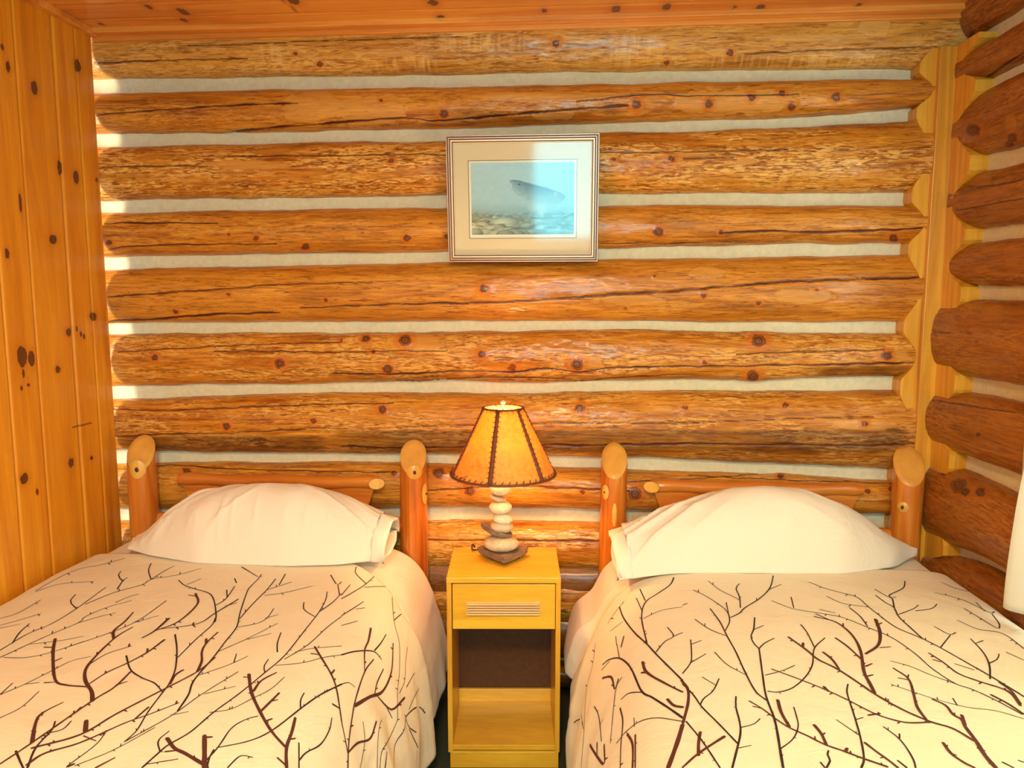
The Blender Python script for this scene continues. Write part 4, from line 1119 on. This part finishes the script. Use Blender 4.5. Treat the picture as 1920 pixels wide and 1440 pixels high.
# ---------------------------------------------------------------- pillows
def pillow(side):
    L = side == 'L'
    nu, nv = 150, 90
    u = np.linspace(0, 1, nu)       # from closed end to open end
    # control tables along u: x, y front, y back, z of crown, z base at back
    if L:
        X = np.interp(u, [0, 1], [-1.555, -.655])
        yf = np.interp(u, [0, .12, .35, .7, .88, 1], [-.40, -.455, -.520, -.525, -.50, -.455])
        yb = np.interp(u, [0, .1, .5, .9, 1], [-.20, -.19, -.19, -.195, -.235])
        zc = np.interp(u, [0, .06, .15, .28, .42, .55, .72, .80, .87, .94, 1], [.665, .705, .778, .848, .885, .898, .893, .876, .850, .818, .785])
        zb = np.interp(u, [0, .8, 1], [.655, .66, .70])
    else:
        X = np.interp(u, [0, 1], [1.205, .212])
        yf = np.interp(u, [0, .10, .3, .6, .85, .95, 1], [-.27, -.38, -.46, -.475, -.495, -.53, -.555])
        yb = np.interp(u, [0, .1, .5, .9, 1], [-.235, -.20, -.19, -.195, -.23])
        zc = np.interp(u, [0, .07, .17, .28, .40, .52, .66, .78, .86, .93, 1], [.670, .715, .788, .855, .900, .915, .900, .862, .828, .795, .765])
        zb = np.interp(u, [0, .8, 1], [.655, .66, .70])
    k = 9; sm = lambda a: np.convolve(np.pad(a, k//2, mode='edge'), np.ones(k)/k, 'valid')
    X, yf, yb, zc, zb = X, sm(yf), sm(yb), sm(zc), sm(zb)
    v = np.linspace(0, 1, nv)
    U = u[:, None]+0*v; Vv = v[None, :]+0*u[:, None]
    Y = yf[:, None]*(1-Vv)+yb[:, None]*Vv
    # profile across: quick rise at front, crown at 60 %, soft shoulder at the back
    tt = Vv**.80; prof = np.sin(math.pi*tt)**.62
    base = .660+(zb[:, None]-.660)*Vv
    fold = fbm(U*5+Vv*9*(1 if L else -1), Vv*2-U*14*(.6), 3 if L else 8, 3)
    rad = np.hypot((U-.05)*1.6, Vv-.1)
    sgn_ = 1
    def ridge(c, al, sd): return (1-np.abs(vnoise(c, al, sd)))**3.2
    env1 = np.exp(-((U-.26)/.20)**2); env2 = np.clip((U-.62)/.30, 0, 1); env3 = np.exp(-((Vv-.08)/.16)**2)
    if L:
        wr_ = .95*ridge(U*13-Vv*8.5, U*2+Vv*1.2, 5)*env1*1.7+.8*ridge(U*14+Vv*8.0, Vv*2, 12)*env2+.35*ridge(U*8-Vv*2, Vv*3, 7)+.9*ridge(U*22, Vv*2, 31)*env3
    else:
        wr_ = .30*ridge(U*11-Vv*7, U*2+Vv*1.2, 5)*env1+1.5*ridge(U*12+Vv*9.5, Vv*2+U*2, 12)*env2+.45*ridge(U*4-Vv*5, U*3, 7)+.3*ridge(U*18, Vv*2, 31)*env3
    Zt = base+(zc[:, None]-base)*prof+.013*wr_*np.clip(prof*1.4, 0, 1)
    Xg = X[:, None]+0*Vv
    # ends bow outwards a little, corners stay as ears
    bow = .018*np.sin(math.pi*Vv)
    Xg = Xg+(bow*np.clip((U-.85)/.15, 0, 1)-bow*1.2*np.clip((.12-U)/.12, 0, 1))*(1 if L else -1)
    Zb = base-.004+0*U
    # the empty flap of the pillowcase stays slack: hollow mouth at the open end
    top = np.stack([Xg, Y, Zt], -1); bot = np.stack([Xg, Y, np.minimum(Zb, Zt-.002)], -1)
    Vt = top.reshape(-1, 3); Vb = bot.reshape(-1, 3); n0 = len(Vt)
    Ft = gridf(nu, nv, flip=not L); Fb = gridf(nu, nv, flip=L)+n0
    rim = []
    idx = lambda i, j: i*nv+j
    for i in range(nu-1): rim += [(idx(i, 0), idx(i+1, 0), idx(i+1, 0)+n0, idx(i, 0)+n0), (idx(i, nv-1), idx(i+1, nv-1), idx(i+1, nv-1)+n0, idx(i, nv-1)+n0)]
    for j in range(nv-1): rim += [(idx(0, j), idx(0, j+1), idx(0, j+1)+n0, idx(0, j)+n0)]     # closed end; open end left open
    Fa = np.concatenate([Ft, Fb, np.array(rim)])
    c = np.array([X.mean(), -.35, .65])
    root = empty('pillow', tuple(c))
    tagk(root, 'plump white pillow on the left bed, open end towards the lamp' if L else 'plump white pillow on the right bed, pointed corner towards the log wall', 'pillow')
    o = mesh_np('pillowcase', np.vstack([Vt, Vb])-c, Fa, M_PILLOW, root)
    bm_ = bmesh.new(); bm_.from_mesh(o.data); bmesh.ops.remove_doubles(bm_, verts=bm_.verts, dist=.0004); bmesh.ops.recalc_face_normals(bm_, faces=bm_.faces); bm_.to_mesh(o.data); bm_.free()
    # stitched hem band round the mouth of the case, sticking out past the filling
    hem = []
    e = nu-1; n2 = 44
    vs = np.linspace(.0, 1, n2)
    def pt(v_, s_, topside):
        y = yf[e]*(1-v_)+yb[e]*v_; sgn = 1 if L else -1
        b_ = .660+(zb[e]-.660)*v_; zt_ = b_+(zc[e]-b_)*max(0, math.sin(math.pi*v_**.8))**.62
        x = X[e]+sgn*(.018*math.sin(math.pi*v_)+s_)
        z = zt_-s_*.35+.004*math.sin(v_*19+s_*40) if topside else b_-.004+.002*math.sin(v_*15)
        return (x, y-s_*.10*(1-v_), z)
    NS = 5; Vh = []; Fh = []
    for ring in range(NS):
        s_ = -.008+ring*.013
        loop = [pt(v_, s_, True) for v_ in vs]+[pt(v_, s_*.8, False) for v_ in vs[::-1]]
        Vh += loop
    m2 = 2*n2
    for r_ in range(NS-1):
        for j in range(m2): Fh.append((r_*m2+j, r_*m2+(j+1) % m2, (r_+1)*m2+(j+1) % m2, (r_+1)*m2+j))
    h = mesh_np('pillowcase_hem', np.array(Vh)-c, Fh, M_PILLOW, root)
    md = h.modifiers.new('thick', 'SOLIDIFY'); md.thickness = .002
pillow('L'); pillow('R')

# ---------------------------------------------------------------- nightstand (built square, then turned a little)
NSC = (-.207, -.396)
def nightstand():
    root = empty('nightstand', (NSC[0], NSC[1], 0), math.radians(4.0))
    tagk(root, 'small yellow birch nightstand with one drawer over an open shelf, between the beds', 'nightstand')
    W, D, H = .186, .147, .645
    BM().box(-W, W, -D-.004, D, H-.018, H, .0015).done('top', M_BIRCH, root)
    for s in (-1, 1):
        BM().box(min(s*W, s*(W-.016)), max(s*W, s*(W-.016)), -D, D, .038, H-.018, .001).done('side_panel', M_BIRCHV, root)
    BM().box(-W+.016, W-.016, D-.008, D-.002, .06, H-.02).done('back_panel', M_BACK, root)
    BM().box(-W+.016, W-.016, -D+.004, D-.008, .044, .062, .001).done('shelf', M_BIRCH, root)
    BM().box(-W+.016, W-.016, D-.02, D-.009, .062, .11, .001).done('shelf_lip', M_BIRCH, root)
    BM().box(-W+.016, W-.016, -D+.05, D-.01, .472, .478).done('drawer_runner_panel', M_BIRCH, root)
    BM().box(-W+.006, W-.003, -D+.003, D-.01, -.0195, .038, .002).done('plinth', M_BIRCH, root)
    dr_ = BM().box(-W+.019, W-.018, -D-.001, -D+.016, .470, .622, .0015).done('drawer', M_BIRCH, root)
    BM().box(-W+.03, W-.03, -D+.016, D-.02, .48, .485).box(-W+.03, -W+.04, -D+.016, D-.02, .485, .59).box(W-.04, W-.03, -D+.016, D-.02, .485, .59).done('drawer_box', M_BIRCH, dr_)
    b = BM().box(-.122, .120, -D-.006, -D-.001, .519, .564, .001)
    for k in range(5): b.box(-.119, .117, -D-.015, -D-.005, .5220+k*.0084, .5220+k*.0084+.0046, .002)
    b.done('handle', M_HAND, dr_)
nightstand()

# ---------------------------------------------------------------- lamp
M_STONE = plain('pale_river_stone', (.80, .74, .54), .6, bump=.3, bscale=70, var=.25)
M_STONE2 = plain('grey_river_stone', (.60, .54, .40), .6, bump=.35, bscale=60, var=.3)
M_SLATE = plain('brown_slate', (.24, .17, .12), .5, bump=.9, bscale=30, var=.5)
def stone(cx, cy_, cz, rx, ry, rz, tilt, mat, parent, seed, rough=.06, flat=1.0, name='stone', subd=4):
    bm = bmesh.new(); bmesh.ops.create_icosphere(bm, subdivisions=subd, radius=1)
    R = Matrix.Rotation(tilt, 3, 'Y')
    P = np.array([v.co[:] for v in bm.verts])
    n = fbm(P[:, 0]*1.4+seed, P[:, 1]*1.4+P[:, 2]*1.1, seed, 3)
    for v, q, s in zip(bm.verts, P, n):
        q = q*(1+rough*s*2)
        v.co = R@Vector((q[0]*rx, q[1]*ry, np.sign(q[2])*abs(q[2])**flat*rz))+Vector((cx, cy_, cz))
    b = BM(); b.b = bm; return b.done(name, mat, parent, True, angle=80)
def slab(pts, z0, z1, cx, cy_, mat, parent, name, seed):
    """rough split slate: jagged outline in plan, layered edge"""
    bm = bmesh.new(); rng = random.Random(seed)
    O = spline(pts+[pts[0]], 5)[:-1]
    rings = []
    lev = [(z0, .86), (z0+(z1-z0)*.3, .97), (z0+(z1-z0)*.55, .955), (z0+(z1-z0)*.8, 1.0), (z1, .95)]
    for z, s in lev:
        rings.append([bm.verts.new((cx+p[0]*s*(1+rng.uniform(-.03, .03)), cy_+p[1]*s*(1+rng.uniform(-.03, .03)), z+rng.uniform(-.0012, .0012))) for p in O])
    n = len(O)
    for a, b in zip(rings, rings[1:]):
        for k in range(n): bm.faces.new((a[k], a[(k+1) % n], b[(k+1) % n], b[k]))
    bm.faces.new(rings[0][::-1]); bm.faces.new(rings[-1])
    b = BM(); b.b = bm; return b.done(name, mat, parent, False)
def lamp():
    lx, ly, lz = -.212, -.385, .645
    root = empty('table_lamp', (lx, ly, lz)); tagk(root, 'table lamp of stacked river stones with amber rawhide shade on the nightstand', 'lamp')
    slab([(-.096, .034), (-.07, .052), (-.02, .060), (.05, .062), (.082, .055), (.080, .028), (.050, -.018), (.018, -.064), (.004, -.066), (-.03, -.036), (-.07, .004)], .010, .036, 0, 0, M_SLATE, root, 'slate_base', 3)
    for dx, dy in ((-.04, .03), (.05, .03), (.01, -.025)): BM().lathe([(.007, 0), (.008, .004), (.007, .012)], 12, dx, dy).done('foot', M_IRON, root, True)
    stone(-.008, .010, .058, .062, .054, .027, .02, M_STONE2, root, 2, .03)
    # pale jagged slate wedge
    sl = slab([(-.075, .0), (-.05, .03), (0, .035), (.035, .02), (.04, -.01), (.01, -.034), (-.035, -.03)], -.011, .011, 0, 0, M_SLATE, root, 'slate_wedge', 8)
    sl.location = (-.010, .012, .096); sl.rotation_euler = (0, .38, 0)
    stone(-.006, .012, .116, .041, .036, .0215, -.03, M_STONE2, root, 5, .05)
    stone(-.003, .010, .146, .035, .031, .0200, .14, M_STONE, root, 6, .04)
    stone(-.010, .012, .185, .039, .036, .0235, -.02, M_STONE, root, 7, .03)
    stone(-.018, .012, .217, .031, .026, .011, .26, M_STONE2, root, 9, .09, name='stone')
    stone(-.010, .012, .2505, .037, .033, .0240, 0, M_STONE, root, 11, .03)
    # metal stem, socket, harp and finial
    BM().lathe([(.004, .262), (.004, .30), (.013, .302), (.016, .335), (.014, .350), (.014, .352)], 16, 0, .008).done('socket', M_IRON, root, True)
    hp = [(.032*math.sin(t)*1.15, .008, .31+.105*(1-math.cos(t))) for t in np.linspace(.15, math.pi, 14)]
    hq = [(-a, b_, c_) for a, b_, c_ in hp]
    BM().tube(hp, .0014, 6).tube(hq, .0014, 6).tube([(0, .008, .518), (0, .008, .536)], .002, 6).done('harp', M_IRON, root, True)
    M_WHITE = plain('pale_finial', (.85, .75, .5), .3)
    BM().lathe([(.004, .534), (.009, .538), (.006, .544), (.010, .552), (.004, .558)], 12, 0, .008).done('finial', M_WHITE, root, True)
    mb, nt, p = newmat('lit_bulb'); p.inputs['Emission Color'].default_value = (1, .72, .35, 1); p.inputs['Emission Strength'].default_value = 30; p.inputs['Base Color'].default_value = (1, .9, .7, 1)
    BM().lathe([(.006, .345), (.013, .352), (.022, .375), (.026, .395), (.023, .415), (.013, .430), (.003, .434)], 20, 0, .008).done('bulb', mb, root, True)
    # shade: six rawhide panels, brown leather lacing
    m, nt, p = newmat('amber_rawhide'); g = G(nt)
    nz = g.noise(g.coord((55, 55, 55)), 1, 4, .7); nz2 = g.noise(g.coord((8, 8, 8)), 1, 3)
    col = g.ramp(nz, [(.35, (.72, .30, .035)), (.65, (.90, .46, .08))]); col = g.mix(g.ramp(nz2, [(.35, 0.0), (.7, .5)]), col, (.92, .52, .10))
    g.lk(col, p.inputs['Base Color']); p.inputs['Roughness'].default_value = .5
    tr = g.n('ShaderNodeBsdfTranslucent'); g.lk(col, tr.inputs[0]); mx = g.n('ShaderNodeMixShader'); mx.inputs[0].default_value = .30
    g.lk(p.outputs[0], mx.inputs[1]); g.lk(tr.outputs[0], mx.inputs[2]); g.lk(mx.outputs[0], nt.nodes['Material Output'].inputs[0])
    ml = plain('brown_leather_lace', (.17, .045, .018), .6, bump=.3, bscale=200)
    shd = empty('lamp_shade'); shd.parent = root; shd.location = (0, .008, 0)
    rb, rt_, zb_, zt_ = .178, .066, .305, .533
    a0 = math.radians(-90-9)
    def sp_(a, t): r = rb+(rt_-rb)*t; return Vector((r*math.cos(a), r*math.sin(a), zb_+(zt_-zb_)*t))
    for k in range(6):
        V = []; n1, n2 = 14, 14
        for i in range(n1):
            a = a0+(k+i/(n1-1))*math.pi/3
            for j in range(n2): V.append(sp_(a, j/(n2-1)))
        pn = mesh_np('shade_panel', np.array([v[:] for v in V]), gridf(n1, n2), m, shd)
        md = pn.modifiers.new('thick', 'SOLIDIFY'); md.thickness = .0016
    for k in range(6):
        a = a0+k*math.pi/3; b = BM()
        V = []
        for j in range(9):
            for da in (-.0065, 0, .0065):
                q = sp_(a, j/8); tg = Vector((-math.sin(a), math.cos(a), 0)); rd = Vector((math.cos(a), math.sin(a), .45)).normalized()
                V.append(q+tg*da*(.9 if j > 5 else 1.1)+rd*(.0045 if da == 0 else .0012))
        o = mesh_np('seam_strip', np.array([v[:] for v in V]), gridf(9, 3), ml, shd)
        o.modifiers.new('thick', 'SOLIDIFY').thickness = .0015
        b = BM()
        for j in range(15):       # whip stitches across the seam
            t_ = (j+.5)/15; sgn = 1 if j % 2 else -1
            tg = Vector((-math.sin(a), math.cos(a), 0)); rd = Vector((math.cos(a), math.sin(a), .45)).normalized()
            q = sp_(a, t_)
            b.tube([q-tg*.011+rd*.001, q+rd*.006+Vector((0, 0, .002)), q+tg*.011+rd*.001+Vector((0, 0, .004))], .0015, 5)
        b.done('seam_lacing', ml, shd, True)
    for t_, nm in ((0, 'bottom_rim'), (1, 'top_rim')):
        ring = [sp_(2*math.pi*k/60, t_) for k in range(61)]
        b = BM(); b.tube([q+Vector((0, 0, .001 if t_ == 0 else -.001)) for q in ring], .0042 if t_ == 0 else .0038, 8, cap=False); b.done(nm, ml, shd, True)
    b = BM(); 
    for k in range(48):
        a = a0+(k+.5)*2*math.pi/48; q0 = sp_(a, -.012); q1 = sp_(a+.05, .055); rd = Vector((math.cos(a), math.sin(a), .45)).normalized()
        b.tube([q0+rd*.004, (q0+q1)/2+rd*.005, q1+rd*.002], .0017, 5)
    b.done('bottom_rim_lacing', ml, shd, True); b = BM()
    for k in range(24):
        a = a0+(k+.5)*2*math.pi/24; q0 = sp_(a, 1.01); q1 = sp_(a+.08, .945); rd = Vector((math.cos(a), math.sin(a), .45)).normalized()
        b.tube([q0+rd*.004, (q0+q1)/2+rd*.004, q1+rd*.002], .0011, 5)
    b.done('top_rim_lacing', ml, shd, True); b = BM()
    a = a0-math.radians(42)
    b.tube([sp_(a, -.03)+Vector((0, -.006, 0)), sp_(a+.05, .05)+Vector((0, -.01, 0)), sp_(a+.22, .10)+Vector((0, -.008, 0))], .0011, 5)
    b.done('loose_lace_end', ml, shd, True)
    # white discs on the panels imitate bulb light at the lacing holes
    mh, nt, p = newmat('hole_glint_white'); p.inputs['Base Color'].default_value = (1, .95, .8, 1)
    g = G(nt); tr = g.n('ShaderNodeBsdfTranslucent'); tr.inputs[0].default_value = (1, .97, .85, 1); g.lk(tr.outputs[0], nt.nodes['Material Output'].inputs[0])
    for k in range(6):
        b = BM()
        for j in range(15):
            for s in (-1, 1):
                t_ = (j+.5)/15; a = a0+k*math.pi/3; q = sp_(a, t_); tg = Vector((-math.sin(a), math.cos(a), 0)); rd = Vector((math.cos(a), math.sin(a), .45)).normalized()
                c = q+tg*.0118*s+rd*.0022; up_ = rd.cross(tg)
                vs = [b.b.verts.new(c+(tg*math.cos(x)+up_*math.sin(x))*.0028) for x in np.linspace(0, 2*math.pi, 9)[:-1]]; b.b.faces.new(vs)
        b.done('lacing_hole_glints', mh, shd)
    # spider fitting at the top
    b = BM()
    for k in range(3):
        a = k*2*math.pi/3; b.tube([(0, 0, .534), (rt_*math.cos(a), rt_*math.sin(a), .530)], .0013, 6)
    b.done('spider', M_IRON, shd, True)
    cord = BM().tube(spline([(-.05, .045, .02), (-.075, .075, .014), (-.105, .07, .010), (-.12, .10, .004), (-.125, .145, .004), (-.12, .172, -.02), (-.12, .176, -.10)], 6).tolist(), .0028, 8).done('cord', M_IRON, root, True)
    l = bpy.data.lights.new('lamp_bulb_light', 'POINT'); l.energy = 13; l.color = (1, .62, .25); l.shadow_soft_size = .028
    lo = bpy.data.objects.new('lamp_bulb_light', l); C.objects.link(lo); lo.location = (lx, ly+.008, lz+.44)
lamp()

# ---------------------------------------------------------------- framed picture
def picture():
    # hangs from the logs and leans forward a little at the top
    A = np.array([onp(838, 255, 1, -.128), onp(1121, 250, 1, -.128), onp(846, 492, 1, -.104), onp(1118, 488, 1, -.104)])
    cx = A[:, 0].mean(); W = .547; z1 = A[:2, 2].mean(); z0 = A[2:, 2].mean(); H = z1-z0
    root = empty('framed_picture', (cx, -.090, z0)); root.rotation_euler = (math.radians(5.5), 0, 0)
    tagk(root, 'framed underwater picture of a fish over stones, hanging on the log wall', 'picture')
    MF = plain('rose_bronze_frame', (.55, .36, .27), .35, .35, var=.1); MF2 = plain('dark_frame_groove', (.10, .035, .02), .5); MF3 = plain('champagne_frame', (.75, .55, .36), .35, .3)
    hw = W/2
    def rect_ring(b, o, i, y0, y1, bev=.001):
        b.box(-hw+o, hw-o, y0, y1, o, i, bev); b.box(-hw+o, hw-o, y0, y1, H-i, H-o, bev)
        b.box(-hw+o, -hw+i, y0, y1, i-.0005, H-i+.0005, bev); b.box(hw-i, hw-o, y0, y1, i-.0005, H-i+.0005, bev)
    fr = empty('frame'); fr.parent = root
    b = BM(); rect_ring(b, 0, .0048, -.022, 0); rect_ring(b, .0078, .0128, -.024, 0); b.done('outer_moulding', MF, fr)
    b = BM(); rect_ring(b, .0156, .0218, -.022, 0); rect_ring(b, .0245, .0275, -.018, 0); b.done('inner_moulding', MF3, fr)
    b = BM(); rect_ring(b, .001, .0270, -.0165, 0); b.done('groove', MF2, fr)
    MM = plain('cream_mat_board', (.66, .60, .42), .8)
    i0 = .0265; px0, px1, pz0, pz1 = -hw+.079, hw-.079, .085, H-.087
    b = BM()
    b.box(-hw+i0, px0, -.009, -.003, i0, H-i0).box(px1, hw-i0, -.009, -.003, i0, H-i0).box(px0, px1, -.009, -.003, i0, pz0).box(px0, px1, -.009, -.003, pz1, H-i0)
    b.done('mat_board', MM, root)
    MW = plain('white_print_margin', (.86, .86, .74), .7); MG = plain('dark_mat_line', (.10, .10, .06), .7)
    b = BM(); L_ = .0016
    b.box(px0-L_, px1+L_, -.0094, -.004, pz0-L_, pz0).box(px0-L_, px1+L_, -.0094, -.004, pz1, pz1+L_).box(px0-L_, px0, -.0094, -.004, pz0, pz1).box(px1, px1+L_, -.0094, -.004, pz0, pz1).done('mat_line', MG, root)
    b = BM().box(px0-.001, px1+.001, -.0052, -.003, pz0-.001, pz1+.001).done('print_margin', MW, root)
    # the print itself: murky water above, stones below
    qx0, qx1, qz0, qz1 = px0+.008, px1-.008, pz0+.013, pz1-.008
    nx, nz = 260, 190
    x = np.linspace(qx0, qx1, nx)[:, None]; z = np.linspace(qz0, qz1, nz)[None, :]
    U = (x-qx0)/(qx1-qx0)+0*z; Vv = (z-qz0)/(qz1-qz0)+0*x
    # stones: scattered ellipses, larger in front
    rng = random.Random(5); st = np.zeros_like(U); sh = np.zeros_like(U)
    bot = .40-.06*np.sin(U*3.5)
    lst = []
    for k in range(260):
        v = rng.uniform(0, .40); s = .014+.05*(1-v/.42)**1.6*rng.uniform(.5, 1.2); lst.append((rng.uniform(-.02, 1.02), v, s*1.5, s, rng.uniform(.3, 1)))
    lst += [(.32, .14, .15, .095, .9), (.10, .10, .08, .085, .8), (.13, .30, .09, .08, .55), (.05, .20, .07, .07, .5), (.82, .17, .085, .06, .7), (.97, .18, .05, .075, .8), (.66, .10, .05, .045, .6), (.78, .06, .09, .035, .8)]
    lst.sort(key=lambda e: -e[1])
    for (a, b2, rx, rz, br) in lst:
        d = ((U-a)/rx)**2+((Vv-b2)/rz)**2; m_ = d < 1
        shade = np.clip(.25+.75*((Vv-b2)/rz*.5+.5)-.15*(U-a)/rx, 0, 1)*br*(1-.5*d)
        st = np.where(m_, 1, st); sh = np.where(m_, shade, sh)
    fade = np.clip((bot-Vv)/.14, 0, 1); st = st*fade
    water = (np.stack([.22+.08*Vv+.14*(1-U), .58+.12*Vv+.02*U, .60+.14*Vv+.12*U], -1))
    deep = np.array([.03, .22, .32]); gl = np.clip((.46-Vv)/.34, 0, 1)[..., None]; water = water*(1-gl*.72)+deep*gl*.72
    warm = np.clip(.95-U*1.3, 0, 1)[..., None]
    stone_c = (sh**1.35)[..., None]*1.15*(np.array([.80, .72, .34])*warm+np.array([.20, .55, .62])*(1-warm))*1.35+np.array([.03, .08, .09])
    colr = water*(1-st[..., None])+stone_c*st[..., None]
    # fish: head up to the left, body falling away to the right
    sx, sz = .62, .52
    cl_ = spline([(.390, .745), (.46, .675), (.55, .605), (.66, .545), (.77, .49), (.85, .44)], 12)
    hh = np.interp(np.linspace(0, 1, len(cl_)), [0, .04, .15, .35, .6, .85, 1], [.008, .036, .072, .108, .135, .135, .115])
    best = np.full(U.shape, 9.0); along = np.zeros(U.shape); side_ = np.zeros(U.shape)
    for k in range(len(cl_)-1):
        a = cl_[k]; t2 = cl_[k+1]-a; ln = np.hypot(*t2); t2 = t2/ln; nn = np.array([-t2[1], t2[0]])
        du = (U-a[0])*t2[0]+(Vv-a[1])*t2[1]*1.0; dn = (U-a[0])*nn[0]+(Vv-a[1])*nn[1]
        ok = (du > -.02) & (du < ln+.02); r = np.abs(dn)/hh[k]; upd = ok & (r < best)
        best = np.where(upd, r, best); along = np.where(upd, k/(len(cl_)-1), along); side_ = np.where(upd, dn/hh[k], side_)
    fm = np.clip((1-best)*9, 0, 1)*(along < .985)
    back = np.clip(side_*.5+.5, 0, 1)
    fc = np.array([.015, .15, .30])*back[..., None]+np.array([.30, .58, .66])*(1-back[..., None])
    fc = fc*(1+.25*fbm(U*60, Vv*60, 4)[..., None])
    fm = fm*(1-.35*np.clip((along-.6)/.4, 0, 1))
    colr = colr*(1-fm[..., None]*.9)+fc*fm[..., None]*.9
    jaw = (np.abs(side_+.55+along*1.2) < .10) & (along < .16) & (best < 1); colr[jaw] = colr[jaw]*.2+np.array([.75, .8, .75])*.8
    ey = ((U-.470)/.010)**2+((Vv-.700)/.012)**2 < 1; colr[ey] = (.02, .03, .04)
    for fin in ([(.50, .50), (.515, .42), (.505, .40), (.50, .44)], [(.60, .42), (.54, .36), (.60, .33), (.66, .40)], [(.66, .41), (.72, .36), (.70, .30), (.69, .27), (.64, .36)], [(.80, .55), (.83, .60), (.84, .52)]):
        q = np.array(fin); inside = np.ones(U.shape, bool)
        c0 = q.mean(0); d = np.hypot((U-c0[0])/(np.ptp(q[:, 0])*.5), (Vv-c0[1])/(np.ptp(q[:, 1])*.55)); mm = np.clip((1-d)*4, 0, 1)[..., None]*.55
        colr = colr*(1-mm)+np.array([.42, .66, .68])*mm
    colr = np.clip(colr*np.array([.86, .94, 1.1])*(1+.05*fbm(U*25, Vv*25, 9)[..., None]), 0, 1)
    P = np.stack([x+0*z, -.0065+0*U, z+0*x], -1).reshape(-1, 3)
    mp_, nt, p = newmat('fish_print'); g = G(nt); p.inputs['Roughness'].default_value = .7
    ca = g.n('ShaderNodeVertexColor', layer_name='print'); g.lk(ca.outputs[0], p.inputs['Base Color'])
    o = mesh_np('print', P, gridf(nx, nz), mp_, root)
    at = o.data.color_attributes.new('print', 'FLOAT_COLOR', 'POINT'); at.data.foreach_set('color', np.concatenate([colr.reshape(-1, 3), np.ones((nx*nz, 1))], 1).astype(np.float32).ravel())
    # glass: clear with a mirror sheen
    mg = bpy.data.materials.new('picture_glass'); mg.use_nodes = True; nt = mg.node_tree; g = G(nt); nt.nodes.remove(nt.nodes['Principled BSDF'])
    gl_ = g.n('ShaderNodeBsdfGlossy'); gl_.inputs['Roughness'].default_value = .07; tp = g.n('ShaderNodeBsdfTransparent'); mx = g.n('ShaderNodeMixShader'); mx.inputs[0].default_value = .019
    g.lk(tp.outputs[0], mx.inputs[1]); g.lk(gl_.outputs[0], mx.inputs[2]); g.lk(mx.outputs[0], nt.nodes['Material Output'].inputs[0])
    BM().box(-hw+i0, hw-i0, -.0130, -.0115, i0, H-i0).done('glass', mg, root)
    BM().box(-hw+.004, hw-.004, -.003, .004, .004, H-.004).done('backing', M_BACK, root)
    BM().tube([(-.15, .004, H*.7), (0, .006, H*.86), (.15, .004, H*.7)], .001, 5).done('hanging_wire', M_IRON, root)
picture()
